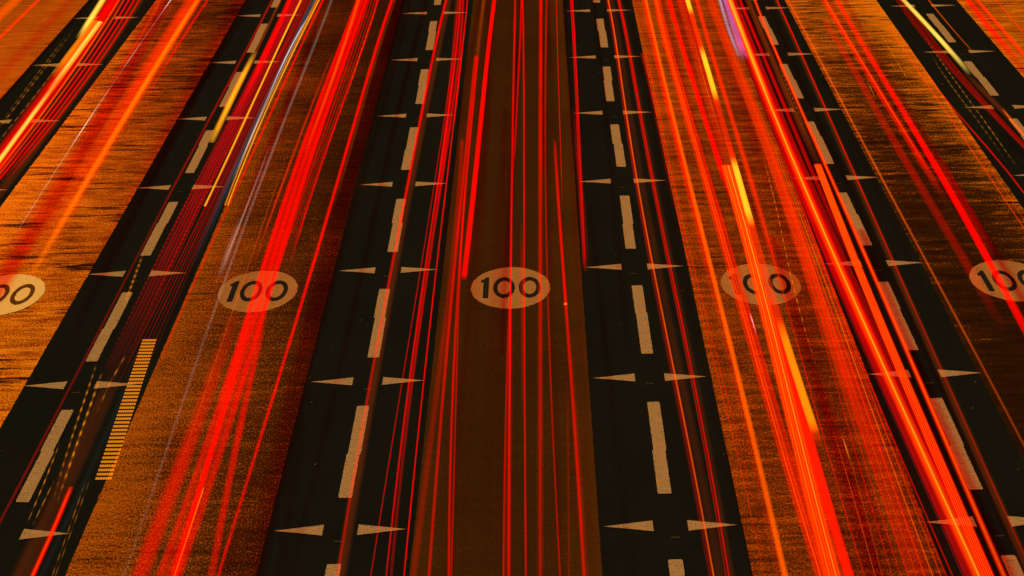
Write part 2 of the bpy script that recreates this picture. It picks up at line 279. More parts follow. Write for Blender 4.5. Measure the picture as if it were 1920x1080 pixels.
# ---------------------------------------------------------------- lights of the passing vehicles
# one entry per trail; p = (x, y) on the road in metres, z = lamp height, w = lamp width, c = colour of the lamp, g = its brightness,
# key / col = brightness and colour along y, lines = lamp rows, pulse = flicker length in metres
TRAILS = [
  {'label':'broad hazy orange light trail cutting the top left corner','st':[{'p':[[-10.8305,75.776],[-10.8614,59.776],[-10.8639,58.48],[-10.8665,57.184],[-10.9471,17.0]],'z':0.666,'w':0.3348,'c':(1,0.14,0),'g':0.45}]},
  {'label':'narrow orange red light trail next to the broad hazy one in the top left corner','st':[{'p':[[-10.3049,75.826],[-10.4009,59.826],[-10.4097,58.359],[-10.4185,56.892],[-10.4273,55.425],[-10.6578,17.0]],'z':0.65,'w':0.1126,'c':(1,0.04,0),'g':0.6}]},
  {'label':'short golden light trail leaning at the very top of the leftmost black strip','st':[{'p':[[-9.4451,74.307],[-8.8229,58.307],[-8.7671,56.872],[-8.7113,55.437],[-8.6556,54.002]],'z':0.88,'w':0.1585,'c':(1,0.56,0.02),'g':1.3,'key':[[58.31,1],[55.47,1],[53.89,0]],'core':((1,0.78,0.2),0.4)}]},
  {'label':'thick yellow hot light trail with square cut end on the leftmost black strip','st':[{'p':[[-9.174,74.36],[-8.6178,58.36],[-8.5659,56.867],[-8.5213,55.373],[-8.4828,53.88],[-8.4493,52.386],[-8.4199,50.892],[-8.3933,49.399],[-8.3685,47.905],[-8.3444,46.412],[-8.3199,44.918],[-8.2939,43.425],[-8.2653,41.931],[-7.788,17.0]],'z':0.868,'w':0.3856,'c':(1,0.001,0),'g':0.85,'prof':1.0},{'p':[[-8.6187,55.715],[-8.5972,54.318],[-8.5756,52.921],[-8.554,51.523],[-8.5324,50.126]],'z':0.888,'w':0.1486,'c':(1,0.3,0.004),'g':1.2,'key':[[55.84,0],[55.71,1],[51.76,1],[49.98,0.0]],'lines':3},{'p':[[-8.4743,55.466],[-8.45,54.087],[-8.4258,52.707],[-8.4015,51.327],[-8.3772,49.948],[-8.3529,48.568]],'z':0.908,'w':0.1316,'c':(1,0.56,0.02),'g':1.35,'f1':2.07,'key':[[55.59,0],[55.47,1],[49.62,1],[48.38,0.2]],'core':((1,0.78,0.2),0.35)},{'p':[[-8.3472,49.709],[-8.3261,48.369],[-8.3043,47.029],[-8.2819,45.689],[-8.259,44.349],[-8.2353,43.009],[-8.2111,41.669],[-7.7656,17.0]],'z':0.928,'w':0.0979,'c':(1,0.56,0.02),'g':1.2,'key':[[49.51,0.0],[47.64,0.6],[46.32,1]],'core':((1,0.78,0.2),0.4)}]},
  {'label':'five parallel red light streaks right of the yellow hot trail at the top left','st':[{'p':[[-9.2999,75.566],[-8.6791,59.566],[-8.6197,58.035],[-8.5663,56.504],[-8.5188,54.973],[-8.4773,53.442],[-8.4417,51.912],[-8.412,50.381],[-8.3883,48.85],[-8.3705,47.319],[-8.3586,45.788],[-8.3528,44.258],[-8.3528,42.727],[-8.3528,17.0]],'z':0.668,'w':0.0573,'c':(1,0.14,0),'g':0.8,'yw':52.39},{'p':[[-9.1502,75.434],[-8.554,59.434],[-8.4971,57.907],[-8.4464,56.38],[-8.402,54.853],[-8.3639,53.326],[-8.332,51.798],[-8.3063,50.271],[-8.2869,48.744],[-8.2738,47.217],[-8.2669,45.69],[-8.2662,44.163],[-8.2718,42.635],[-8.3658,17.0]],'z':0.688,'w':0.0572,'c':(1,0.04,0),'g':0.7,'yw':52.28},{'p':[[-9.0004,75.303],[-8.4293,59.303],[-8.3749,57.779],[-8.327,56.256],[-8.2857,54.732],[-8.2509,53.209],[-8.2227,51.685],[-8.201,50.162],[-8.186,48.638],[-8.1774,47.115],[-8.1754,45.591],[-8.18,44.068],[-8.1911,42.544],[-8.3771,17.0]],'z':0.708,'w':0.057,'c':(1,0.001,0),'g':0.8,'yw':52.16},{'p':[[-8.8525,75.172],[-8.3051,59.172],[-8.2531,57.652],[-8.208,56.132],[-8.1697,54.612],[-8.1384,53.092],[-8.1138,51.572],[-8.0962,50.052],[-8.0853,48.532],[-8.0814,47.012],[-8.0843,45.492],[-8.0941,43.973],[-8.1107,42.453]],'z':0.728,'w':0.0569,'c':(1,0.001,0),'g':0.75,'yw':52.05,'f1':3.0},{'p':[[-8.7206,75.162],[-8.1982,59.162],[-8.1486,57.643],[-8.1061,56.123],[-8.0709,54.604],[-8.0428,53.084],[-8.0218,51.565],[-8.0081,50.046],[-8.0015,48.526],[-8.0022,47.007],[-8.01,45.487],[-8.0249,43.968],[-8.0471,42.449]],'z':0.728,'w':0.0569,'c':(1,0.001,0),'g':0.6,'yw':52.04,'f1':3.0}]},
  {'label':'dull brownish red light trail on the right edge of the leftmost black strip','st':[{'p':[[-8.6052,75.562],[-8.2348,59.562],[-8.1979,57.968],[-8.1653,56.375],[-8.1369,54.781],[-8.1127,53.187],[-8.0927,51.593],[-8.0769,49.999],[-8.0654,48.405],[-8.058,46.811],[-8.0549,45.217],[-8.056,43.623],[-8.0613,42.029],[-8.1445,17.0]],'z':0.662,'w':0.1968,'c':(0.5,0.06,0.0),'g':0.13}]},
  {'label':'beaded amber light trail along the left edge of the leftmost black strip','st':[{'p':[[-9.064,56.049],[-9.0283,54.632],[-8.995,53.215],[-8.9639,51.798],[-8.9351,50.382],[-8.9085,48.965],[-8.8843,47.548],[-8.8623,46.131],[-8.41,17.0]],'z':0.709,'w':0.0326,'c':(1,0.3,0.004),'g':0.35,'yw':51.7,'f0':1.5,'key':[[56.17,0.3],[48.3,1]],'pulse':0.55},{'p':[[-9.0763,55.108],[-9.0478,53.773],[-9.0193,52.439],[-8.9909,51.104],[-8.9624,49.769],[-8.9339,48.435],[-8.9055,47.1]],'z':0.729,'w':0.0326,'c':(1,0.3,0.004),'g':0.18,'yw':51.59,'f0':2.4,'f1':2.4,'pulse':0.55},{'p':[[-8.7742,54.971],[-8.7485,53.575],[-8.7256,52.178],[-8.7053,50.782],[-8.6878,49.385],[-8.6729,47.989],[-8.6608,46.592],[-8.6514,45.196],[-8.4615,17.0]],'z':0.749,'w':0.0325,'c':(1,0.3,0.004),'g':0.25,'yw':51.47,'f0':2.93,'pulse':0.6}]},
  {'label':'broad orange light trail with a bright core crossing the worn ochre lane on the left','st':[{'p':[[-7.17,75.032],[-7.0575,59.032],[-7.0464,57.454],[-7.0338,55.876],[-7.0199,54.298],[-7.0047,52.72],[-6.9881,51.142],[-6.9703,49.564],[-6.9513,47.986],[-6.9311,46.408],[-6.9098,44.83],[-6.8874,43.251],[-6.8639,41.673],[-6.8394,40.095],[-6.8139,38.517],[-6.7874,36.939]],'z':0.732,'w':0.4171,'c':(1,0.04,0),'g':0.55,'f1':2.5,'key':[[59.03,1.3],[51.94,1.1],[45.89,0.7],[40.38,0.3],[36.8,0.1]],'prof':0.6},{'p':[[-7.0435,74.903],[-6.954,58.903],[-6.9452,57.329],[-6.935,55.754],[-6.9234,54.18],[-6.9104,52.605],[-6.8962,51.031],[-6.8807,49.456],[-6.864,47.882],[-6.8461,46.307],[-6.8271,44.733],[-6.807,43.158],[-6.7858,41.584],[-6.7637,40.009],[-6.7405,38.435],[-6.7164,36.86]],'z':0.752,'w':0.1377,'c':(1,0.14,0),'g':0.85,'key':[[58.9,0.9],[55.15,1.2],[49.81,1.1],[45.38,0.8],[39.66,0.55],[37.28,0.3],[36.72,0]],'core':((1,0.3,0.004),0.5)}]},
  {'label':'thin red light trail on the right flank of the broad orange one','st':[{'p':[[-6.7559,75.333],[-6.8025,59.333],[-6.8069,57.822],[-6.8077,56.311],[-6.805,54.8],[-6.7988,53.289],[-6.7891,51.779],[-6.7759,50.268],[-6.7591,48.757]],'z':0.678,'w':0.0699,'c':(1,0.001,0),'g':0.65,'yw':55.55,'key':[[59.33,1],[52.21,0.7],[48.52,0]]}]},
  {'label':'hair thin broken white light trail on the worn ochre lane','st':[{'p':[[-7.4834,74.232],[-7.425,58.232],[-7.4195,56.726],[-7.4132,55.22],[-7.4056,53.713],[-7.3967,52.207],[-7.3862,50.701],[-7.374,49.194],[-7.3598,47.688],[-7.3434,46.182],[-7.3246,44.675],[-7.3032,43.169],[-7.2791,41.663],[-7.252,40.156],[-7.2216,38.65]],'z':0.871,'w':0.015,'c':(1,0.95,0.8),'g':1.2,'yw':47.4,'f1':2.5,'key':[[58.23,1.1],[55.71,0.4],[49.25,0.3],[47.85,1],[43.31,0.7],[38.59,0.4]],'pulse':6.3,'soft':1}]},
  {'label':'faint reddish light trail beside the hair thin white one','st':[{'p':[[-8.4605,75.481],[-7.8087,59.481],[-7.7456,57.932],[-7.6922,56.382],[-7.6484,54.832],[-7.6142,53.283],[-7.5897,51.733],[-7.5748,50.183],[-7.5695,48.633]],'z':0.669,'w':0.0801,'c':(1,0.04,0),'g':0.22,'yw':54.52,'key':[[59.48,1],[52.32,1],[48.4,0]]}]},
  {'label':'dim red light trail hugging the left side of the first full dashed line','st':[{'p':[[-5.5032,75.359],[-5.4631,59.359],[-5.4591,57.764],[-5.4581,56.169],[-5.4595,54.575],[-5.4623,52.98],[-5.4661,51.385],[-5.4704,49.79],[-5.4745,48.195],[-5.4783,46.6],[-5.4814,45.005],[-5.4836,43.41],[-5.4848,41.816],[-5.485,40.221],[-5.4842,38.626],[-5.4826,37.031],[-5.4805,35.436],[-5.478,33.841],[-5.4757,32.246],[-5.474,30.652],[-5.4735,29.057],[-5.4747,27.462],[-5.4826,17.0]],'z':0.654,'w':0.0534,'c':(1,0.001,0),'g':0.33,'yw':50.7,'key':[[59.36,1],[48.33,0.8],[37.58,0.3],[25.92,0.5]]}]},
  {'label':'short yellow light flash crossing the second painted dash from the top left','st':[{'p':[[-5.1868,52.528],[-5.1887,50.979],[-5.1874,49.429],[-5.1831,47.88],[-5.1756,46.331],[-5.165,44.781]],'z':0.814,'w':0.1277,'c':(1,0.3,0.004),'g':1.25,'key':[[52.69,0],[51.37,0.5],[49.86,1],[47.97,1],[45.8,0.6],[43.99,0]],'core':((1,0.56,0.02),0.5)}]},
  {'label':'strong red light trail beside the uppermost left dashes','st':[{'p':[[-5.2096,75.354],[-5.095,59.354],[-5.0844,57.874],[-5.0762,56.394],[-5.0705,54.915],[-5.0671,53.435],[-5.0661,51.955],[-5.0676,50.476],[-5.0714,48.996],[-5.0777,47.516]],'z':0.649,'w':0.1398,'c':(1,0.001,0),'g':0.95,'key':[[59.35,1],[53.3,1],[50.69,0.5],[47.21,0]]},{'p':[[-5.3695,75.25],[-5.2774,59.25],[-5.2691,57.808],[-5.2616,56.366],[-5.2549,54.924],[-5.249,53.482],[-5.2438,52.04],[-5.2395,50.597],[-5.2359,49.155]],'z':0.669,'w':0.0698,'c':(0.5,0.06,0.0),'g':0.3,'yw':55.47,'f1':3.0}]},
  {'label':'wide crimson light trail full of fine ripples right of the first full dashed line','st':[{'p':[[-4.8109,75.331],[-4.954,59.331],[-4.968,57.766],[-4.9812,56.201],[-4.9935,54.636],[-5.005,53.071],[-5.0156,51.505],[-5.0255,49.94],[-5.0344,48.375],[-5.0426,46.81],[-5.0499,45.245],[-5.0564,43.68],[-5.062,42.115],[-5.0668,40.549],[-5.0708,38.984],[-5.0739,37.419],[-5.0762,35.854],[-5.0777,34.289],[-5.0783,32.724]],'z':0.651,'w':0.2793,'c':(0.75,0.0,0.01),'g':0.42,'key':[[59.33,1],[49.71,1],[43.03,0.6],[39.04,0.3],[34.93,0.12],[31.35,0]],'lines':8},{'p':[[-4.7223,55.418],[-4.7615,53.922],[-4.7973,52.426],[-4.8295,50.931],[-4.8582,49.435],[-4.8835,47.939],[-4.9053,46.444],[-4.9235,44.948],[-4.9383,43.452],[-4.9496,41.956],[-4.9574,40.461],[-4.9617,38.965],[-4.9625,37.469],[-4.9598,35.973],[-4.9536,34.478],[-4.9439,32.982]],'z':0.671,'w':0.0585,'c':(1,0.001,0),'g':0.5,'yw':46.04,'f0':1.5,'key':[[55.42,0.6],[46.04,1],[38.95,0.8],[35.87,0.3],[32.54,0]],'pulse':0.24},{'p':[[-4.926,55.324],[-4.9658,53.794],[-5.0019,52.265],[-5.0344,50.735],[-5.0633,49.205],[-5.0886,47.675],[-5.1102,46.146],[-5.1283,44.616],[-5.1427,43.086],[-5.1534,41.556],[-5.1606,40.027],[-5.1641,38.497],[-5.164,36.967],[-5.1603,35.438],[-5.153,33.908],[-5.142,32.378]],'z':0.691,'w':0.0389,'c':(1,0.001,0),'g':0.35,'yw':45.96,'f0':1.5,'key':[[55.32,0.3],[38.88,1],[34.79,0.3],[32.06,0]],'pulse':0.24},{'p':[[-4.8017,74.972],[-4.9676,58.972],[-4.9838,57.41],[-4.999,55.848],[-5.0131,54.286],[-5.0261,52.724],[-5.0381,51.162],[-5.049,49.6],[-5.0589,48.038],[-5.0677,46.476],[-5.0755,44.914],[-5.0822,43.352],[-5.0879,41.79],[-5.0925,40.228],[-5.096,38.666],[-5.0985,37.103],[-5.0999,35.541],[-5.1003,33.979],[-5.0996,32.417]],'z':0.711,'w':0.0175,'c':(1,0.001,0),'g':0.5,'yw':45.86,'key':[[58.97,1],[41.02,0.8],[35.73,0.3],[32.31,0]]},{'p':[[-4.758,74.968],[-4.9229,58.968],[-4.939,57.406],[-4.954,55.844],[-4.968,54.282],[-4.9809,52.72],[-4.9927,51.158],[-5.0034,49.597],[-5.013,48.035],[-5.0215,46.473],[-5.0289,44.911],[-5.0353,43.349],[-5.0405,41.787],[-5.0447,40.225],[-5.0478,38.663],[-5.0498,37.101],[-5.0507,35.539],[-5.0505,33.977],[-5.0493,32.415]],'z':0.711,'w':0.0175,'c':(1,0.001,0),'g':0.35,'yw':45.86,'key':[[58.97,1],[41.02,0.8],[35.73,0.3],[32.31,0]]},{'p':[[-4.7132,74.964],[-4.8781,58.964],[-4.8942,57.402],[-4.9091,55.841],[-4.9229,54.279],[-4.9356,52.717],[-4.9472,51.155],[-4.9577,49.593],[-4.967,48.031],[-4.9752,46.469],[-4.9824,44.907],[-4.9883,43.346],[-4.9932,41.784],[-4.997,40.222],[-4.9996,38.66],[-5.0011,37.098],[-5.0015,35.536],[-5.0008,33.974],[-4.9989,32.412]],'z':0.711,'w':0.0175,'c':(1,0.001,0),'g':0.55,'yw':45.85,'key':[[58.96,1],[41.02,0.8],[35.72,0.3],[32.3,0]]},{'p':[[-4.6704,74.96],[-4.8334,58.96],[-4.8493,57.399],[-4.8642,55.837],[-4.8779,54.275],[-4.8904,52.713],[-4.9018,51.151],[-4.912,49.59],[-4.9211,48.028],[-4.929,46.466],[-4.9358,44.904],[-4.9414,43.343],[-4.9459,41.781],[-4.9492,40.219],[-4.9514,38.657],[-4.9524,37.095],[-4.9523,35.534],[-4.951,33.972],[-4.9486,32.41]],'z':0.711,'w':0.0175,'c':(1,0.001,0),'g':0.3,'yw':45.85,'key':[[58.96,1],[41.02,0.8],[35.72,0.3],[32.3,0]]},{'p':[[-4.6256,74.956],[-4.7886,58.956],[-4.8045,57.395],[-4.8193,55.833],[-4.8328,54.271],[-4.8452,52.71],[-4.8563,51.148],[-4.8663,49.586],[-4.8752,48.025],[-4.8828,46.463],[-4.8892,44.901],[-4.8945,43.339],[-4.8986,41.778],[-4.9015,40.216],[-4.9032,38.654],[-4.9038,37.093],[-4.9031,35.531],[-4.9013,33.969],[-4.8983,32.408]],'z':0.711,'w':0.0175,'c':(1,0.001,0),'g':0.45,'yw':45.85,'key':[[58.96,1],[41.01,0.8],[35.72,0.3],[32.3,0]]}]},
  {'label':'slender golden light trail that ends level with the third wedge row on the left','st':[{'p':[[-4.6967,74.19],[-4.7653,58.19],[-4.7717,56.697],[-4.7758,55.205],[-4.7781,53.712],[-4.7789,52.219],[-4.7788,50.727],[-4.778,49.234],[-4.777,47.741],[-4.7763,46.248],[-4.7763,44.756],[-4.7774,43.263],[-4.7799,41.77],[-4.7844,40.278]],'z':0.838,'w':0.0481,'c':(1,0.3,0.004),'g':1.15,'yw':49.7,'key':[[58.19,1.1],[40.47,0.9],[40.24,0.9],[40.21,0]],'core':((1,0.56,0.02),0.5)}]},
  {'label':'sheaf of fine dark red light streaks between the golden trail and the teal band','st':[{'p':[[-4.7454,75.13],[-4.7727,59.13],[-4.7753,57.604],[-4.7786,56.078],[-4.7825,54.552],[-4.7871,53.026],[-4.7924,51.5],[-4.7983,49.974],[-4.8048,48.447],[-4.812,46.921],[-4.8198,45.395],[-4.8283,43.869],[-4.8375,42.343],[-4.8473,40.817],[-4.8577,39.291],[-4.8688,37.764],[-4.8805,36.238],[-4.8929,34.712],[-4.906,33.186],[-4.9197,31.66]],'z':0.682,'w':0.0232,'c':(1,0.001,0),'g':0.5,'yw':45.57,'key':[[59.13,1],[40.47,0.8],[34.81,0.35],[31.45,0]]},{'p':[[-4.6925,75.007],[-4.7324,59.007],[-4.7362,57.484],[-4.7405,55.961],[-4.7451,54.438],[-4.75,52.915],[-4.7553,51.392],[-4.7609,49.869],[-4.7669,48.346],[-4.7732,46.823],[-4.7799,45.3],[-4.787,43.777],[-4.7943,42.254],[-4.8021,40.731],[-4.8102,39.208],[-4.8186,37.685],[-4.8274,36.162],[-4.8365,34.639],[-4.846,33.116],[-4.8558,31.593]],'z':0.702,'w':0.0231,'c':(0.75,0.0,0.01),'g':0.4,'yw':45.47,'key':[[59.01,1],[40.39,0.8],[34.74,0.35],[31.39,0]]},{'p':[[-4.6385,74.884],[-4.6922,58.884],[-4.6973,57.364],[-4.7025,55.844],[-4.7077,54.324],[-4.713,52.804],[-4.7183,51.284],[-4.7237,49.764],[-4.7291,48.244],[-4.7346,46.724],[-4.7401,45.204],[-4.7457,43.684],[-4.7513,42.165],[-4.757,40.645],[-4.7628,39.125],[-4.7685,37.605],[-4.7744,36.085],[-4.7803,34.565],[-4.7862,33.045],[-4.7922,31.525]],'z':0.722,'w':0.0231,'c':(1,0.001,0),'g':0.45,'yw':45.38,'key':[[58.88,1],[40.3,0.8],[34.67,0.35],[31.32,0]]},{'p':[[-4.5858,74.76],[-4.6522,58.76],[-4.6585,57.243],[-4.6646,55.727],[-4.6705,54.21],[-4.6761,52.693],[-4.6815,51.176],[-4.6866,49.659],[-4.6915,48.143],[-4.6961,46.626],[-4.7005,45.109],[-4.7046,43.592],[-4.7085,42.075],[-4.7121,40.559],[-4.7155,39.042],[-4.7187,37.525],[-4.7216,36.008],[-4.7242,34.491],[-4.7266,32.975],[-4.7288,31.458]],'z':0.742,'w':0.023,'c':(0.75,0.0,0.01),'g':0.3,'yw':45.28,'key':[[58.76,1],[40.22,0.8],[34.59,0.35],[31.25,0]]},{'p':[[-4.5416,74.758],[-4.6218,58.758],[-4.6294,57.241],[-4.6364,55.724],[-4.6429,54.207],[-4.6489,52.69],[-4.6543,51.174],[-4.6592,49.657],[-4.6635,48.14],[-4.6673,46.623],[-4.6705,45.106],[-4.6732,43.59],[-4.6754,42.073],[-4.677,40.556],[-4.6781,39.039],[-4.6786,37.523],[-4.6786,36.006],[-4.678,34.489],[-4.6769,32.972],[-4.6753,31.455]],'z':0.742,'w':0.023,'c':(1,0.001,0),'g':0.35,'yw':45.28,'key':[[58.76,1],[40.21,0.8],[34.59,0.35],[31.25,0]]},{'p':[[-4.4986,74.755],[-4.5914,58.755],[-4.6002,57.238],[-4.6082,55.722],[-4.6154,54.205],[-4.6217,52.688],[-4.6271,51.171],[-4.6318,49.654],[-4.6356,48.138],[-4.6385,46.621],[-4.6406,45.104],[-4.6419,43.587],[-4.6423,42.07],[-4.6419,40.554],[-4.6406,39.037],[-4.6385,37.52],[-4.6356,36.003],[-4.6318,34.486],[-4.6272,32.97],[-4.6217,31.453]],'z':0.742,'w':0.023,'c':(0.75,0.0,0.01),'g':0.2,'yw':45.28,'key':[[58.76,1],[40.21,0.8],[34.59,0.35],[31.25,0]]}]},
  {'label':'teal and white light trail at the edge of the black strip upper left','st':[{'p':[[-4.4106,74.269],[-4.5102,58.269],[-4.5197,56.743],[-4.5292,55.216],[-4.5386,53.69],[-4.5476,52.163],[-4.5562,50.637],[-4.564,49.11],[-4.5711,47.583],[-4.5772,46.057],[-4.5822,44.53],[-4.5859,43.004],[-4.5881,41.477],[-4.5888,39.95],[-4.5877,38.424],[-4.5847,36.897]],'z':0.821,'w':0.1258,'c':(0.06,0.16,0.2),'g':0.26,'key':[[58.27,1],[43.35,0.8],[39.88,0.3],[36.62,0.0]]},{'p':[[-4.4635,56.421],[-4.5084,54.96],[-4.5386,53.499],[-4.5565,52.038],[-4.5648,50.577],[-4.5658,49.116],[-4.5621,47.655],[-4.5562,46.194],[-4.5506,44.733],[-4.5478,43.272],[-4.5503,41.811]],'z':0.841,'w':0.0323,'c':(0.9,0.8,0.85),'g':0.8,'yw':51.17,'f0':1.5,'f1':2.5,'key':[[56.86,0.2],[54.45,1],[51.17,0.9],[47.79,0.3],[44.81,0.7],[41.64,0.2]]}]},
  {'label':'twin slender golden light trail on the left edge of the second brown lane','st':[{'p':[[-4.2,74.275],[-4.407,58.275],[-4.4263,56.783],[-4.4448,55.291],[-4.4619,53.799],[-4.4771,52.307],[-4.4899,50.815],[-4.4997,49.323],[-4.506,47.832],[-4.5082,46.34],[-4.5059,44.848],[-4.4985,43.356],[-4.4854,41.864],[-4.4662,40.372]],'z':0.819,'w':0.0377,'c':(1,0.3,0.004),'g':1.05,'yw':49.78,'key':[[58.27,1],[40.41,0.8],[40.34,0]],'core':((1,0.56,0.02),0.5)},{'p':[[-4.2316,74.158],[-4.439,58.158],[-4.4583,56.669],[-4.4767,55.18],[-4.4938,53.691],[-4.509,52.202],[-4.5218,50.713],[-4.5316,49.224],[-4.5379,47.735],[-4.5402,46.247],[-4.5379,44.758],[-4.5305,43.269],[-4.5175,41.78],[-4.4983,40.291]],'z':0.839,'w':0.0314,'c':(1,0.3,0.004),'g':0.85,'yw':49.68,'key':[[58.16,0.7],[40.32,0.9],[40.26,0]]}]},
  {'label':'thin red light trail right of the twin golden one','st':[{'p':[[-4.1568,75.287],[-4.3966,59.287],[-4.4197,57.746],[-4.4369,56.204],[-4.4499,54.662],[-4.46,53.121],[-4.4684,51.579],[-4.4759,50.038],[-4.4833,48.496],[-4.4911,46.955],[-4.4995,45.413],[-4.5087,43.872],[-4.5184,42.33],[-4.5283,40.788],[-4.5378,39.247],[-4.546,37.705],[-4.5519,36.164],[-4.5544,34.622],[-4.5518,33.081],[-4.5425,31.539]],'z':0.65,'w':0.0533,'c':(1,0.001,0),'g':0.75,'yw':50.64,'f1':2.5,'key':[[59.29,1],[46.11,0.8],[40.58,0.45],[33.95,0.35],[31.33,0.1]]}]},
  {'label':'amber light trail of stacked glowing bars low on the left black strip','st':[],'grid':[[-4.869,33.913],[-4.697,33.905],[-4.531,28.696],[-4.689,28.702]],'rows':39,'z':0.677},
  {'label':'beaded amber light trails zigzagging past the lower left dashes','st':[{'p':[[-5.3935,38.171],[-5.336,36.674],[-5.2785,35.178]],'z':0.724,'w':0.04,'c':(1,0.3,0.004),'g':0.45,'yw':37.31,'f0':0.9,'f1':0.9,'pulse':0.28},{'p':[[-5.1409,32.439],[-5.0924,31.239],[-5.042,30.038],[-4.9895,28.837],[-4.9351,27.636]],'z':0.744,'w':0.0305,'c':(1,0.3,0.004),'g':0.8,'yw':31.26,'f0':1.44,'f1':1.44,'key':[[32.53,1.2],[28.47,0.7],[27.47,0.2]],'pulse':0.36},{'p':[[-5.2472,32.728],[-5.183,31.433],[-5.121,30.138],[-5.0512,28.843],[-4.9641,27.549]],'z':0.764,'w':0.0271,'c':(1,0.3,0.004),'g':0.65,'yw':31.2,'f0':1.5,'f1':1.55,'key':[[33.13,0.6],[32.46,1],[30.22,0.7],[27.42,0.2]],'pulse':0.32},{'p':[[-4.9362,32.868],[-4.9649,31.72],[-4.9493,30.573]],'z':0.784,'w':0.0279,'c':(1,0.3,0.004),'g':0.45,'yw':32.17,'f1':0.69,'key':[[33.05,0],[32.38,1],[30.34,0.1]],'pulse':0.5}]},
  {'label':'pair of dotted amber light trails ending at the lowest left wedge','st':[{'p':[[-5.2356,29.844],[-5.1897,28.505],[-5.1558,27.166]],'z':0.716,'w':0.0162,'c':(1,0.3,0.004),'g':0.6,'yw':28.56,'f0':0.8,'f1':0.8,'pulse':0.35},{'p':[[-5.0837,28.495],[-5.0841,27.108]],'z':0.736,'w':0.0162,'c':(1,0.3,0.004),'g':0.45,'yw':28.5,'f0':0.42,'f1':0.42,'pulse':0.35},{'p':[[-4.7381,28.338],[-4.6984,27.126],[-4.6587,25.914],[-4.3667,17.0]],'z':0.756,'w':0.0162,'c':(1,0.3,0.004),'g':0.25,'yw':28.42,'f0':0.73,'pulse':0.4},{'p':[[-4.6989,28.535],[-4.6634,27.342],[-4.6279,26.15],[-4.3554,17.0]],'z':0.776,'w':0.0149,'c':(1,0.3,0.004),'g':0.2,'yw':28.36,'f0':0.72,'pulse':0.5}]},
  {'label':'short red light trail at the bottom left corner with orange core','st':[{'p':[[-4.9009,28.404],[-4.8787,27.102],[-4.8733,25.8],[-4.8368,17.0]],'z':0.683,'w':0.06,'c':(1,0.001,0),'g':1.0,'key':[[28.56,0],[28.22,0.8],[27.81,1]],'core':((1,0.14,0),0.2)}]},
  {'label':'dull rusty light trail in the lower left black strip','st':[{'p':[[-5.0129,32.498],[-5.0002,31.149],[-4.9902,29.801],[-4.9829,28.452],[-4.9781,27.104],[-4.9761,25.756],[-4.9631,17.0]],'z':0.685,'w':0.253,'c':(0.5,0.06,0.0),'g':0.1,'key':[[32.72,0],[31.24,1]],'lines':5},{'p':[[-4.8189,33.309],[-4.7953,31.786],[-4.7799,30.264],[-4.7726,28.741],[-4.7734,27.218],[-4.7823,25.696],[-4.8332,17.0]],'z':0.705,'w':0.0642,'c':(0.06,0.16,0.2),'g':0.025,'f0':2.28}]},
  {'label':'pale grey ghostly light trail down the second brown lane','st':[{'p':[[-4.2697,40.314],[-4.2589,39.172],[-4.2481,38.031],[-4.2373,36.889]],'z':0.672,'w':0.1039,'c':(0.5,0.36,0.27),'g':0.2,'f1':1.03,'key':[[40.48,0],[38.02,1],[36.35,0.3]]},{'p':[[-4.2754,75.016],[-4.2022,59.016],[-4.195,57.442],[-4.1909,55.868],[-4.1891,54.293],[-4.1888,52.719],[-4.1891,51.145],[-4.1893,49.571],[-4.189,47.997],[-4.1875,46.423],[-4.1845,44.848],[-4.1797,43.274],[-4.1728,41.7],[-4.1636,40.126],[-4.1521,38.552],[-4.1382,36.978],[-4.1222,35.404],[-4.104,33.829],[-4.0841,32.255],[-4.0628,30.681],[-4.0405,29.107],[-4.0177,27.533],[-3.995,25.959],[-3.8658,17.0]],'z':0.692,'w':0.0559,'c':(0.5,0.36,0.27),'g':0.19,'yw':43.9,'key':[[59.02,0.8],[43.9,1],[34.74,0.6],[25.77,0.25]]},{'p':[[-4.2544,44.987],[-4.2445,43.532],[-4.2367,42.076],[-4.2311,40.621],[-4.2275,39.165],[-4.2261,37.709],[-4.2269,36.254]],'z':0.712,'w':0.0344,'c':(0.5,0.36,0.27),'g':0.35,'yw':40.31,'f0':1.5,'f1':2.5,'key':[[45.39,0.3],[40.97,1],[39.05,1.2],[37.86,0.8],[36.07,0.2]]}]},
  {'label':'hair thin orange light trail left of the wide red trail in the second brown lane','st':[{'p':[[-3.9295,44.128],[-3.923,42.55],[-3.9163,40.972],[-3.9091,39.394],[-3.9013,37.817],[-3.8925,36.239],[-3.8825,34.661],[-3.8712,33.083],[-3.8583,31.505],[-3.8435,29.928],[-3.8266,28.35]],'z':0.681,'w':0.0128,'c':(1,0.14,0),'g':0.35,'yw':37.39,'f0':4.0,'f1':3.0}]},
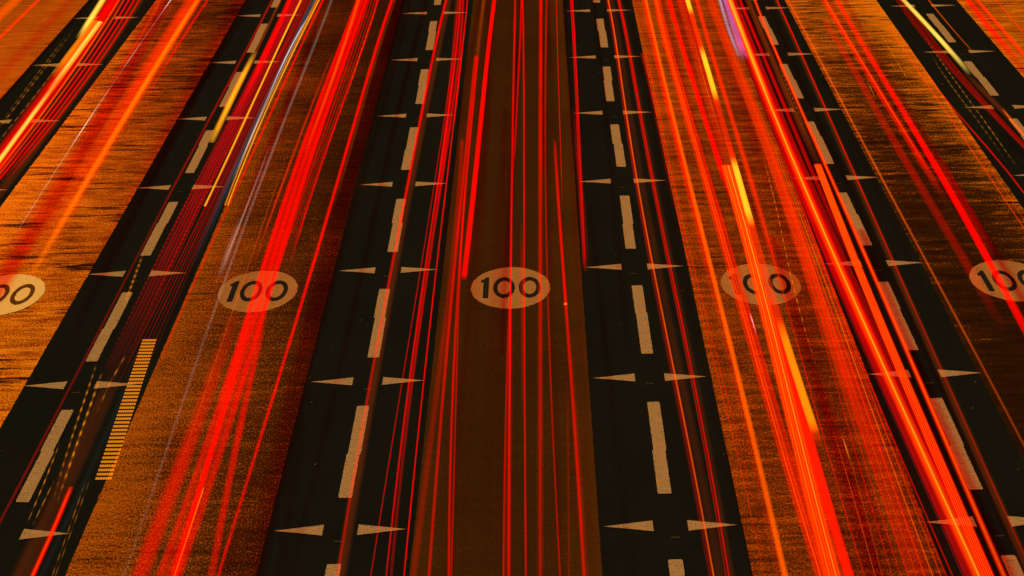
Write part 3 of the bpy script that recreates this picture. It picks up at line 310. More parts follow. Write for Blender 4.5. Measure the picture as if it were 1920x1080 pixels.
  {'label':'widest red light trail running the length of the second brown lane','st':[{'p':[[-3.5237,74.713],[-3.5552,58.713],[-3.5583,57.138],[-3.5653,55.564],[-3.5745,53.989],[-3.5845,52.415],[-3.5941,50.84],[-3.6025,49.266],[-3.6087,47.692],[-3.6123,46.117],[-3.613,44.543],[-3.6105,42.968],[-3.605,41.394],[-3.5966,39.819],[-3.586,38.245],[-3.5738,36.67],[-3.5608,35.096],[-3.5483,33.521],[-3.5374,31.947],[-3.5297,30.372],[-3.527,28.798],[-3.5311,27.223],[-3.5442,25.649],[-3.6162,17.0]],'z':0.733,'w':0.2753,'c':(1,0.001,0),'g':0.95,'key':[[58.71,1.1],[37.74,1],[34.56,0.85],[32.27,0.65],[29.32,0.5],[25.65,0.45]],'prof':0.25,'lines':3},{'p':[[-3.8172,34.751],[-3.8079,33.227],[-3.8024,31.703],[-3.8004,30.179],[-3.8022,28.655],[-3.8077,27.131],[-3.8168,25.607],[-3.8682,17.0]],'z':0.753,'w':0.2111,'c':(1,0.001,0),'g':0.38,'key':[[35.51,0],[32.22,0.6],[28.39,1],[25.61,1]]},{'p':[[-3.4195,34.659],[-3.3843,33.145],[-3.344,31.63],[-3.2984,30.115],[-3.2477,28.601],[-3.1918,27.086],[-3.1308,25.571],[-2.7857,17.0]],'z':0.773,'w':0.0936,'c':(1,0.001,0),'g':0.6,'f0':1.5,'key':[[35.42,0.8],[32.13,0.8],[25.53,0.6]]},{'p':[[-3.6075,34.597],[-3.5821,33.086],[-3.558,31.575],[-3.5352,30.064],[-3.5137,28.553],[-3.4935,27.042],[-3.4746,25.531],[-3.3679,17.0]],'z':0.793,'w':0.085,'c':(1,0.001,0),'g':0.7,'key':[[35.35,0],[33.41,0.8],[25.49,0.9]]},{'p':[[-3.6866,74.356],[-3.602,58.356],[-3.5943,56.9],[-3.5888,55.444],[-3.5854,53.988],[-3.5842,52.532],[-3.5851,51.076],[-3.5883,49.62],[-3.5935,48.164],[-3.601,46.708],[-3.6106,45.252],[-3.6223,43.795]],'z':0.793,'w':0.0687,'c':(1,0.14,0),'g':0.5,'yw':54.64,'key':[[58.36,1],[49.84,0.8],[43.8,0]]},{'p':[[-3.4703,28.012],[-3.4714,26.751],[-3.4726,25.489],[-3.4807,17.0]],'z':0.793,'w':0.0117,'c':(1,0.3,0.004),'g':0.9,'yw':26.66,'key':[[28.1,0],[27.93,1]]}]},
  {'label':'thin orange red light trail left of the widest red one in the second brown lane','st':[{'p':[[-3.7981,53.358],[-3.81,51.765],[-3.8202,50.173],[-3.8287,48.58],[-3.8354,46.987],[-3.8404,45.395],[-3.8438,43.802],[-3.8455,42.21],[-3.8457,40.617],[-3.8443,39.024],[-3.8414,37.432]],'z':0.67,'w':0.0466,'c':(1,0.04,0),'g':0.5,'yw':43.98,'f0':1.5,'f1':2.5,'key':[[53.64,0.2],[48.13,0.6],[42.15,1],[37.29,0.2]]}]},
  {'label':'sheaf of fine red light streaks on the right flank of the widest red one','st':[{'p':[[-3.2824,75.189],[-3.2578,59.189],[-3.2554,57.628],[-3.2583,56.068],[-3.2655,54.508],[-3.2762,52.947],[-3.2892,51.387],[-3.3037,49.826],[-3.3186,48.266],[-3.3329,46.705],[-3.3457,45.145],[-3.356,43.584],[-3.3628,42.024],[-3.3652,40.463],[-3.362,38.903],[-3.3524,37.342]],'z':0.649,'w':0.0487,'c':(1,0.001,0),'g':0.75,'yw':46.03,'f1':2.5,'key':[[59.19,1],[40.52,0.8],[36.93,0.35]]},{'p':[[-3.4452,75.085],[-3.4329,59.085],[-3.4317,57.527],[-3.4329,55.969],[-3.4361,54.411],[-3.4408,52.853],[-3.4467,51.295],[-3.4531,49.737],[-3.4597,48.179],[-3.4659,46.621],[-3.4714,45.063],[-3.4757,43.505],[-3.4783,41.947],[-3.4788,40.389],[-3.4766,38.831],[-3.4714,37.273]],'z':0.669,'w':0.0389,'c':(1,0.001,0),'g':0.5,'yw':45.94,'f1':2.5,'key':[[59.08,1],[40.44,0.8],[36.86,0.35]]},{'p':[[-3.3819,74.959],[-3.3654,58.959],[-3.3638,57.404],[-3.3656,55.849],[-3.3701,54.295],[-3.3768,52.74],[-3.385,51.186],[-3.3941,49.631],[-3.4034,48.077],[-3.4123,46.522],[-3.4203,44.968],[-3.4265,43.413],[-3.4305,41.859],[-3.4316,40.304],[-3.4291,38.749],[-3.4224,37.195]],'z':0.689,'w':0.0291,'c':(1,0.001,0),'g':0.35,'yw':45.85,'f1':2.5,'key':[[58.96,1],[40.36,0.8],[36.78,0.35]]},{'p':[[-3.3188,74.832],[-3.2982,58.832],[-3.2962,57.281],[-3.2985,55.73],[-3.3044,54.179],[-3.313,52.628],[-3.3236,51.077],[-3.3353,49.525],[-3.3473,47.974],[-3.3589,46.423],[-3.3693,44.872],[-3.3775,43.321],[-3.3829,41.77],[-3.3846,40.219],[-3.3818,38.668],[-3.3737,37.116]],'z':0.709,'w':0.029,'c':(1,0.001,0),'g':0.3,'yw':45.75,'f1':2.5,'key':[[58.83,1],[40.27,0.8],[36.7,0.35]]}]},
  {'label':'single clean red light trail on the right of the second brown lane','st':[{'p':[[-2.7747,75.058],[-2.9589,59.058],[-2.9771,57.477],[-2.9906,55.896],[-3.0001,54.314],[-3.0067,52.733],[-3.011,51.152],[-3.0138,49.57],[-3.0156,47.989],[-3.0171,46.408],[-3.0186,44.826],[-3.0205,43.245],[-3.0232,41.664],[-3.0268,40.082],[-3.0315,38.501],[-3.0374,36.92],[-3.0443,35.338],[-3.0523,33.757],[-3.061,32.176],[-3.0703,30.595],[-3.0798,29.013],[-3.0891,27.432],[-3.0977,25.851],[-3.1458,17.0]],'z':0.666,'w':0.0606,'c':(1,0.001,0),'g':0.95,'yw':43.94,'key':[[59.06,1.1],[35.78,0.9],[30.43,0.6],[25.81,0.5]]},{'p':[[-2.6479,74.932],[-2.8844,58.932],[-2.9075,57.369],[-2.9246,55.806],[-2.9366,54.243],[-2.9444,52.68],[-2.9491,51.117],[-2.9516,49.555],[-2.9528,47.992],[-2.9538,46.429],[-2.9555,44.866],[-2.959,43.303],[-2.965,41.74],[-2.9747,40.178]],'z':0.686,'w':0.0506,'c':(0.5,0.06,0.0),'g':0.2,'yw':47.98,'f1':3.0}]},
  {'label':'dotted hair thin amber light trail between two red ones in the second brown lane','st':[{'p':[[-3.2394,58.11],[-3.2545,56.65],[-3.2654,55.19],[-3.2723,53.73],[-3.2752,52.27],[-3.2739,50.81],[-3.2687,49.35],[-3.2593,47.89]],'z':0.664,'w':0.0156,'c':(1,0.3,0.004),'g':0.3,'yw':53.07,'f0':3.07,'f1':3.0,'pulse':0.7}]},
  {'label':'red light trail running over the dashes left of the middle lane','st':[{'p':[[-1.6228,74.819],[-1.7719,58.819],[-1.7864,57.263],[-1.8005,55.707],[-1.8144,54.15],[-1.8277,52.594],[-1.8407,51.038],[-1.853,49.482],[-1.8647,47.926],[-1.8758,46.369],[-1.8861,44.813],[-1.8956,43.257],[-1.9042,41.701],[-1.9118,40.144],[-1.9184,38.588],[-1.924,37.032],[-1.9284,35.476],[-1.9316,33.92],[-1.9335,32.363],[-1.934,30.807],[-1.9332,29.251],[-1.9308,27.695],[-1.9269,26.139],[-1.904,17.0]],'z':0.688,'w':0.1326,'c':(0.5,0.06,0.0),'g':0.12},{'p':[[-1.605,74.705],[-1.8284,58.705],[-1.8501,57.151],[-1.8678,55.598],[-1.8823,54.045],[-1.8943,52.492],[-1.9042,50.938],[-1.9127,49.385],[-1.9202,47.832],[-1.9268,46.279],[-1.933,44.725],[-1.9389,43.172],[-1.9446,41.619],[-1.95,40.066],[-1.9552,38.512],[-1.96,36.959],[-1.9641,35.406],[-1.9672,33.852],[-1.969,32.299],[-1.9689,30.746],[-1.9664,29.193],[-1.9609,27.639],[-1.9517,26.086],[-1.8979,17.0]],'z':0.708,'w':0.0555,'c':(1,0.001,0),'g':0.9,'yw':47.8,'key':[[58.7,1],[45.66,1],[39.55,0.7],[34.57,0.4],[25.66,0.3]]}]},
  {'label':'four close red light streaks right of the dashes left of the middle lane','st':[{'p':[[-1.8297,74.832],[-1.6013,58.832],[-1.58,57.34],[-1.5604,55.847],[-1.5427,54.354],[-1.5269,52.861],[-1.5129,51.368],[-1.5007,49.875],[-1.4904,48.383],[-1.482,46.89],[-1.4753,45.397],[-1.4706,43.904],[-1.4677,42.411],[-1.4666,40.919]],'z':0.683,'w':0.0952,'c':(1,0.001,0),'g':0.45,'key':[[58.83,0.3],[44.53,1],[40.59,0]]},{'p':[[-1.7451,74.702],[-1.4828,58.702],[-1.457,57.128],[-1.4378,55.554],[-1.4244,53.98],[-1.4163,52.406],[-1.4126,50.833],[-1.4129,49.259],[-1.4164,47.685],[-1.4225,46.111],[-1.4305,44.537],[-1.4399,42.963],[-1.4498,41.389],[-1.4597,39.815],[-1.469,38.241],[-1.4769,36.667],[-1.4829,35.094],[-1.4862,33.52],[-1.4863,31.946],[-1.4824,30.372],[-1.4739,28.798],[-1.4602,27.224],[-1.4406,25.65],[-1.3329,17.0]],'z':0.703,'w':0.0514,'c':(1,0.001,0),'g':0.4,'yw':40.18,'key':[[58.7,1.2],[34.56,1],[28.44,0.4],[25.65,0.3]]},{'p':[[-1.7482,74.587],[-1.5333,58.587],[-1.5122,57.016],[-1.496,55.445],[-1.4842,53.874],[-1.4764,52.303],[-1.472,50.732],[-1.4706,49.162],[-1.4717,47.591],[-1.4748,46.02],[-1.4795,44.449],[-1.4853,42.878],[-1.4916,41.308],[-1.4981,39.737],[-1.5042,38.166],[-1.5095,36.595],[-1.5135,35.024],[-1.5157,33.453],[-1.5157,31.883],[-1.5129,30.312],[-1.5069,28.741],[-1.4972,27.17],[-1.4833,25.599],[-1.4072,17.0]],'z':0.723,'w':0.0308,'c':(1,0.001,0),'g':0.9,'yw':40.1,'key':[[58.59,1],[32.21,0.9],[25.6,0.5]]},{'p':[[-1.705,74.469],[-1.5631,58.469],[-1.5492,56.902],[-1.5384,55.334],[-1.5303,53.767],[-1.5248,52.199],[-1.5217,50.632],[-1.5208,49.064],[-1.5218,47.497],[-1.5246,45.929],[-1.5289,44.362],[-1.5346,42.794],[-1.5414,41.227],[-1.5491,39.659],[-1.5575,38.092],[-1.5665,36.524],[-1.5758,34.957],[-1.5852,33.389],[-1.5945,31.822],[-1.6034,30.254],[-1.6119,28.687],[-1.6196,27.119],[-1.6264,25.552],[-1.6635,17.0]],'z':0.743,'w':0.0163,'c':(1,0.001,0),'g':0.45,'yw':34.43}]},
  {'label':'lone thin red light trail closest to the left edge of the middle lane','st':[{'p':[[-1.3925,55.16],[-1.3871,53.67],[-1.3817,52.181],[-1.3764,50.692],[-1.371,49.202],[-1.3656,47.713],[-1.3602,46.223]],'z':0.668,'w':0.0333,'c':(1,0.001,0),'g':0.6,'yw':52.9,'f0':2.68,'f1':2.68},{'p':[[-1.4544,74.79],[-1.3904,58.79],[-1.3841,57.214],[-1.3791,55.637],[-1.3753,54.061],[-1.3725,52.485],[-1.3705,50.908],[-1.3692,49.332],[-1.3684,47.756],[-1.368,46.179],[-1.3678,44.603],[-1.3676,43.027],[-1.3672,41.451],[-1.3666,39.874],[-1.3655,38.298],[-1.3637,36.722],[-1.3612,35.145],[-1.3577,33.569],[-1.3532,31.993],[-1.3473,30.416],[-1.34,28.84],[-1.3311,27.264],[-1.3204,25.688],[-1.2614,17.0]],'z':0.688,'w':0.0223,'c':(1,0.001,0),'g':0.85,'yw':37.23}]},
  {'label':'bright thick red light trail in the middle lane ending above the round speed marking','st':[{'p':[[-0.6674,74.934],[-0.8398,58.934],[-0.8569,57.347],[-0.8715,55.76],[-0.8842,54.174],[-0.8951,52.587],[-0.9047,51.001],[-0.9133,49.414],[-0.9213,47.827],[-0.929,46.241],[-0.9368,44.654],[-0.945,43.068],[-0.954,41.481],[-0.9642,39.894],[-0.9758,38.308],[-0.9893,36.721]],'z':0.655,'w':0.0824,'c':(1,0.001,0),'g':1.1,'key':[[58.93,1],[39.09,0.9],[36.91,0.8],[36.67,0]],'prof':0.3}]},
  {'label':'rust brown light trail at the top left of the middle lane','st':[{'p':[[-0.979,74.748],[-1.055,58.748],[-1.0616,57.359],[-1.0681,55.97],[-1.0747,54.582],[-1.0812,53.193],[-1.0878,51.804]],'z':0.689,'w':0.0932,'c':(0.5,0.06,0.0),'g':0.3,'key':[[58.75,1],[53.31,0.8],[51.7,0]]}]},
  {'label':'braided red light streaks along the left of the middle lane','st':[{'p':[[-1.2011,45.299],[-1.1852,43.794],[-1.1739,42.289],[-1.1669,40.784],[-1.1637,39.279],[-1.1638,37.774],[-1.1669,36.269],[-1.1725,34.764],[-1.1802,33.259],[-1.1895,31.754],[-1.2,30.249],[-1.2113,28.744],[-1.223,27.238],[-1.2346,25.733],[-1.3019,17.0]],'z':0.669,'w':0.0836,'c':(1,0.001,0),'g':0.22,'key':[[45.38,0],[45.14,1],[37.29,0.7],[25.73,0.5]]},{'p':[[-1.1155,52.497],[-1.1155,50.919],[-1.1161,49.342],[-1.1173,47.764],[-1.1188,46.186],[-1.1205,44.608],[-1.1222,43.031],[-1.1236,41.453],[-1.1245,39.875],[-1.1249,38.297],[-1.1245,36.72],[-1.123,35.142],[-1.1204,33.564],[-1.1164,31.987],[-1.1108,30.409],[-1.1034,28.831],[-1.0941,27.253],[-1.0826,25.676],[-1.0193,17.0]],'z':0.689,'w':0.0556,'c':(1,0.001,0),'g':0.6,'yw':43.72,'key':[[52.77,0],[52.23,1],[36.12,0.9],[25.68,0.55]]},{'p':[[-1.0737,52.494],[-1.0737,50.913],[-1.0743,49.332],[-1.0751,47.751],[-1.0757,46.17],[-1.0757,44.589],[-1.0747,43.008],[-1.0724,41.426],[-1.0684,39.845],[-1.0623,38.264],[-1.0538,36.683],[-1.0423,35.102],[-1.0277,33.521],[-1.0094,31.94],[-0.9871,30.359],[-0.9604,28.778],[-0.929,27.197],[-0.8925,25.616],[-0.6936,17.0]],'z':0.709,'w':0.0462,'c':(1,0.001,0),'g':0.75,'yw':43.62,'key':[[52.66,0],[52.12,1],[36.04,0.7],[25.62,0.65]]},{'p':[[-1.0749,44.695],[-1.0789,43.101],[-1.0766,41.506],[-1.0687,39.912],[-1.0559,38.318],[-1.0391,36.723],[-1.0188,35.129],[-0.9959,33.535],[-0.9712,31.94],[-0.9453,30.346],[-0.9189,28.752],[-0.893,27.157],[-0.8681,25.563],[-0.7343,17.0]],'z':0.729,'w':0.0256,'c':(1,0.001,0),'g':0.4,'yw':40.05,'f0':4.0}]},
  {'label':'brightest thin red light trail down the centre of the middle lane over the first zero','st':[{'p':[[-0.3709,36.097],[-0.3674,34.606],[-0.3638,33.115],[-0.3603,31.624],[-0.3567,30.133],[-0.3532,28.642],[-0.3497,27.151],[-0.3461,25.661],[-0.3252,17.0]],'z':0.684,'w':0.0998,'c':(1,0.001,0),'g':0.1,'f0':3.13},{'p':[[-0.4247,74.6],[-0.4084,58.6],[-0.4068,57.029],[-0.4052,55.458],[-0.4035,53.887],[-0.4018,52.316],[-0.3999,50.745],[-0.398,49.174],[-0.3958,47.603],[-0.3934,46.031],[-0.3907,44.46],[-0.3877,42.889],[-0.3844,41.318],[-0.3807,39.747],[-0.3766,38.176],[-0.3721,36.605],[-0.367,35.034],[-0.3615,33.463],[-0.3554,31.892],[-0.3487,30.321],[-0.3414,28.749],[-0.3334,27.178],[-0.3247,25.607],[-0.277,17.0]],'z':0.704,'w':0.035,'c':(1,0.001,0),'g':0.85,'yw':37.11,'key':[[58.6,0.8],[41.79,0.9],[35.5,1.1],[25.61,0.65]]},{'p':[[-0.3498,39.081],[-0.363,37.578],[-0.3737,36.076],[-0.3817,34.573],[-0.3872,33.07],[-0.39,31.567],[-0.3902,30.065],[-0.3879,28.562],[-0.3829,27.059],[-0.3754,25.557],[-0.3327,17.0]],'z':0.724,'w':0.021,'c':(1,0.001,0),'g':0.45,'yw':30.13,'key':[[39.39,0],[34.43,0.7],[25.56,1]]}]},
  {'label':'red light trail that splits in two at the top of the middle lane','st':[{'p':[[-0.2363,40.19],[-0.2307,38.744],[-0.2251,37.297],[-0.2194,35.851],[-0.2137,34.404],[-0.208,32.958],[-0.2022,31.512],[-0.1964,30.065]],'z':0.683,'w':0.0521,'c':(1,0.001,0),'g':0.15,'yw':34.57,'f0':3.04,'f1':3.0},{'p':[[-0.2174,74.599],[-0.2777,58.599],[-0.2834,57.087],[-0.2897,55.575],[-0.2966,54.063],[-0.3041,52.551],[-0.3122,51.039],[-0.3209,49.528],[-0.3302,48.016],[-0.34,46.504],[-0.3504,44.992],[-0.3615,43.48],[-0.3731,41.968]],'z':0.703,'w':0.0421,'c':(1,0.001,0),'g':0.6,'yw':50.06,'f1':2.5,'key':[[58.6,1.2],[45.17,0.7],[41.79,0.1]]},{'p':[[-0.3351,74.477],[-0.2535,58.477],[-0.2455,56.909],[-0.2384,55.341],[-0.2321,53.773],[-0.2265,52.206],[-0.2216,50.638],[-0.2172,49.07],[-0.2134,47.502],[-0.2099,45.935],[-0.2067,44.367],[-0.2037,42.799],[-0.2009,41.231],[-0.1982,39.663],[-0.1954,38.096],[-0.1926,36.528],[-0.1895,34.96],[-0.1862,33.392],[-0.1826,31.825],[-0.1785,30.257],[-0.1738,28.689],[-0.1686,27.121],[-0.1627,25.554],[-0.1305,17.0]],'z':0.723,'w':0.029,'c':(1,0.001,0),'g':0.7,'yw':40.02,'key':[[58.48,1.2],[25.55,0.75]]}]},
  {'label':'grainy red light trail right of centre in the middle lane','st':[{'p':[[0.1964,74.785],[0.1182,58.785],[0.1105,57.21],[0.1028,55.634],[0.0953,54.059],[0.0878,52.483],[0.0803,50.908],[0.073,49.332],[0.0657,47.756],[0.0585,46.181],[0.0514,44.605],[0.0443,43.03],[0.0374,41.454],[0.0305,39.878],[0.0237,38.303],[0.017,36.727],[0.0105,35.152],[0.004,33.576],[-0.0024,32.001],[-0.0087,30.425],[-0.015,28.849],[-0.0211,27.274],[-0.0271,25.698],[-0.0602,17.0]],'z':0.666,'w':0.0773,'c':(1,0.001,0),'g':0.6,'key':[[58.79,1.3],[44.91,1],[39.61,0.45],[25.7,0.2]]},{'p':[[0.0453,43.655],[0.0393,42.155],[0.0332,40.654],[0.0272,39.153],[0.0211,37.652],[0.0151,36.151],[0.009,34.651],[0.003,33.15],[-0.0031,31.649],[-0.0091,30.148],[-0.0152,28.647],[-0.0212,27.146],[-0.0273,25.646],[-0.0625,17.0]],'z':0.686,'w':0.014,'c':(1,0.001,0),'g':0.45,'yw':32.26,'f0':4.0}]},
  {'label':'weak red light trail drifting right below the middle speed marking','st':[{'p':[[0.4003,74.803],[0.2389,58.803],[0.223,57.227],[0.2077,55.651],[0.1933,54.075],[0.1797,52.498],[0.167,50.922],[0.1554,49.346],[0.1449,47.77],[0.1356,46.194],[0.1276,44.618],[0.121,43.042],[0.1157,41.465],[0.112,39.889],[0.1099,38.313],[0.1095,36.737],[0.1109,35.161],[0.1141,33.585],[0.1192,32.008],[0.1264,30.432],[0.1356,28.856],[0.1471,27.28],[0.1607,25.704],[0.2358,17.0]],'z':0.661,'w':0.0325,'c':(1,0.001,0),'g':0.45,'yw':43.76,'key':[[58.8,1.2],[43.76,0.7],[25.7,0.7]]}]},
  {'label':'hair thin red light trail on the right side of the middle lane','st':[{'p':[[0.515,74.73],[0.4342,58.73],[0.4264,57.186],[0.4188,55.642],[0.4113,54.099],[0.4041,52.555],[0.3971,51.011],[0.3902,49.468],[0.3835,47.924],[0.377,46.381],[0.3707,44.837],[0.3646,43.293],[0.3587,41.75],[0.3529,40.206]],'z':0.67,'w':0.019,'c':(1,0.001,0),'g':0.6,'yw':50.17,'f1':3.0}]},
  {'label':'red light trail that starts within the middle lane and passes the amber stud','st':[{'p':[[0.3458,34.616],[0.3593,33.129],[0.3709,31.642],[0.3805,30.154],[0.3883,28.667],[0.3941,27.18],[0.3979,25.693],[0.4201,17.0]],'z':0.662,'w':0.0823,'c':(1,0.001,0),'g':0.1,'f0':2.68},{'p':[[0.2824,45.059],[0.2865,43.565],[0.2925,42.071],[0.3002,40.578],[0.3091,39.084],[0.3189,37.59],[0.3292,36.097],[0.3398,34.603],[0.3502,33.109],[0.3601,31.616],[0.3691,30.122],[0.377,28.628],[0.3832,27.134],[0.3876,25.641],[0.4131,17.0]],'z':0.682,'w':0.0477,'c':(1,0.001,0),'g':0.75,'yw':37.16,'key':[[45.3,0],[44.62,0.5],[40.16,1],[35.55,1],[33.59,0.6],[25.64,0.55]]},{'p':[[0.3165,32.192],[0.3022,30.872],[0.2879,29.553],[0.2735,28.233],[0.2592,26.913],[0.2449,25.593],[0.1518,17.0]],'z':0.702,'w':0.0262,'c':(1,0.001,0),'g':0.1,'yw':30.17,'f0':1.98}]},
  {'label':'red light trail just right of the middle lane ending at a wedge tip','st':[{'p':[[0.6317,47.911],[0.6341,46.331],[0.6359,44.751],[0.637,43.171],[0.6374,41.591],[0.6371,40.011],[0.6362,38.43],[0.6345,36.85]],'z':0.648,'w':0.1073,'c':(1,0.001,0),'g':0.12,'f0':3.32,'f1':3.0},{'p':[[0.8185,74.711],[0.7618,58.711],[0.7563,57.158],[0.7492,55.605],[0.7409,54.052],[0.7313,52.499],[0.7209,50.946],[0.7097,49.393],[0.698,47.84],[0.6859,46.287],[0.6737,44.734],[0.6616,43.181],[0.6496,41.628],[0.6381,40.075],[0.6273,38.522],[0.6172,36.969]],'z':0.668,'w':0.0309,'c':(1,0.001,0),'g':0.85,'yw':45.66,'key':[[58.71,1.1],[37.76,0.7],[36.86,0]]},{'p':[[0.7741,74.594],[0.7275,58.594],[0.723,57.05],[0.7169,55.506],[0.7094,53.962],[0.7007,52.418],[0.6911,50.874],[0.6807,49.33],[0.6698,47.786],[0.6586,46.242],[0.6473,44.697],[0.636,43.153],[0.6251,41.609],[0.6147,40.065],[0.6049,38.521],[0.5962,36.977]],'z':0.688,'w':0.0308,'c':(1,0.001,0),'g':0.6,'yw':45.57,'key':[[58.59,1.2],[37.68,0.5],[36.89,0]]}]},
  {'label':'orange cored red light trail right of the third dashed line','st':[{'p':[[1.4612,74.578],[1.5621,58.578],[1.572,57.008],[1.5757,55.437],[1.5751,53.867],[1.5716,52.297],[1.5666,50.727],[1.5613,49.156],[1.5566,47.586],[1.5534,46.016],[1.5522,44.446],[1.5535,42.875],[1.5576,41.305],[1.5645,39.735],[1.574,38.165],[1.586,36.594],[1.5998,35.024],[1.615,33.454],[1.6305,31.884],[1.6455,30.313],[1.6586,28.743],[1.6685,27.173],[1.6737,25.603],[1.7022,17.0]],'z':0.678,'w':0.1276,'c':(0.5,0.06,0.0),'g':0.06},{'p':[[1.3804,74.465],[1.4805,58.465],[1.4903,56.898],[1.494,55.331],[1.4933,53.763],[1.4898,52.196],[1.4848,50.629],[1.4794,49.062],[1.4747,47.494],[1.4715,45.927],[1.4703,44.36],[1.4716,42.793],[1.4756,41.226],[1.4824,39.658],[1.4919,38.091],[1.5038,36.524],[1.5176,34.957],[1.5327,33.389],[1.5481,31.822],[1.563,30.255],[1.5761,28.688],[1.586,27.12],[1.5911,25.553],[1.6189,17.0]],'z':0.698,'w':0.0738,'c':(1,0.001,0),'g':0.32,'key':[[58.47,1],[34.43,0.5],[25.55,0.35]]},{'p':[[1.3953,74.344],[1.4945,58.344],[1.5042,56.78],[1.5079,55.216],[1.5073,53.652],[1.5038,52.088],[1.4988,50.524],[1.4935,48.96],[1.4888,47.396],[1.4856,45.832],[1.4844,44.268],[1.4856,42.704],[1.4896,41.14],[1.4965,39.576],[1.5059,38.012],[1.5178,36.448],[1.5316,34.884],[1.5467,33.32],[1.5621,31.756],[1.577,30.192],[1.59,28.628],[1.5999,27.064],[1.605,25.5],[1.6327,17.0]],'z':0.718,'w':0.0276,'c':(1,0.14,0),'g':0.75,'yw':43.41,'key':[[58.34,1],[25.5,0.75]]}]},
  {'label':'red twin light trail to the right of the orange cored one','st':[{'p':[[1.6111,74.543],[1.7345,58.543],[1.7466,56.974],[1.753,55.405],[1.7553,53.836],[1.7548,52.267],[1.7527,50.697],[1.75,49.128],[1.7475,47.559],[1.7458,45.99],[1.7454,44.421],[1.7466,42.852],[1.7496,41.282],[1.7541,39.713],[1.76,38.144],[1.7668,36.575],[1.774,35.006],[1.7808,33.437],[1.7861,31.867],[1.7889,30.298],[1.7878,28.729],[1.7814,27.16],[1.768,25.591],[1.6946,17.0]],'z':0.682,'w':0.1024,'c':(0.5,0.06,0.0),'g':0.07},{'p':[[1.5664,74.427],[1.69,58.427],[1.7021,56.861],[1.7085,55.295],[1.7107,53.729],[1.7102,52.163],[1.7081,50.597],[1.7054,49.031],[1.7029,47.465],[1.7012,45.899],[1.7008,44.333],[1.702,42.767],[1.7049,41.201],[1.7094,39.634],[1.7153,38.068],[1.7221,36.502],[1.7292,34.936],[1.7359,33.37],[1.7412,31.804],[1.744,30.238],[1.7429,28.672],[1.7365,27.106],[1.7231,25.54],[1.65,17.0]],'z':0.702,'w':0.0323,'c':(1,0.001,0),'g':0.5,'yw':43.47,'key':[[58.43,1.2],[25.54,0.4]]},{'p':[[1.591,74.305],[1.7138,58.305],[1.7258,56.742],[1.7322,55.179],[1.7345,53.617],[1.734,52.054],[1.7319,50.491],[1.7292,48.928],[1.7267,47.366],[1.725,45.803],[1.7246,44.24],[1.7258,42.677],[1.7287,41.114],[1.7332,39.552],[1.7391,37.989],[1.7459,36.426],[1.7531,34.863],[1.7598,33.3],[1.7651,31.738],[1.7679,30.175],[1.7668,28.612],[1.7604,27.049],[1.747,25.487],[1.6742,17.0]],'z':0.722,'w':0.0276,'c':(1,0.001,0),'g':0.85,'yw':43.38,'key':[[58.31,1],[25.49,0.6]]}]},
  {'label':'fine red light streaks along the seam between black strip and orange lane','st':[{'p':[[1.9781,52.767],[1.9925,51.176],[1.9979,49.586],[1.9976,47.995],[1.9946,46.404],[1.9911,44.813],[1.9891,43.223],[1.9899,41.632],[1.9943,40.041],[2.0028,38.45],[2.0151,36.86],[2.0307,35.269],[2.0483,33.678],[2.0665,32.087],[2.083,30.497],[2.0952,28.906],[2.0999,27.315],[2.0936,25.724],[2.0591,17.0]],'z':0.642,'w':0.0222,'c':(1,0.001,0),'g':0.6,'yw':43.72,'key':[[52.88,0],[52.66,1],[43.72,0.8],[25.68,0.45]]},{'p':[[2.022,52.656],[2.0364,51.068],[2.0418,49.481],[2.0416,47.894],[2.0386,46.306],[2.0351,44.719],[2.0331,43.131],[2.0339,41.544],[2.0384,39.957],[2.0468,38.369],[2.0591,36.782],[2.0747,35.195],[2.0924,33.607],[2.1105,32.02],[2.127,30.432],[2.1391,28.845],[2.1439,27.258],[2.1377,25.67],[2.1038,17.0]],'z':0.662,'w':0.0222,'c':(1,0.001,0),'g':0.6,'yw':43.63,'key':[[52.76,0],[52.55,1],[43.63,0.9],[32.24,0.5],[25.63,0.0]]},{'p':[[1.9427,52.554],[1.957,50.97],[1.9624,49.386],[1.9621,47.801],[1.9591,46.217],[1.9556,44.633],[1.9536,43.048],[1.9544,41.464],[1.9588,39.88],[1.9672,38.295],[1.9794,36.711],[1.9949,35.127],[2.0125,33.542],[2.0306,31.958],[2.047,30.374],[2.0591,28.789],[2.0638,27.205],[2.0576,25.621],[2.0239,17.0]],'z':0.682,'w':0.0201,'c':(1,0.001,0),'g':0.4,'yw':47.65,'key':[[52.66,0],[52.45,1],[45.1,0.3],[40.06,0]]}]},
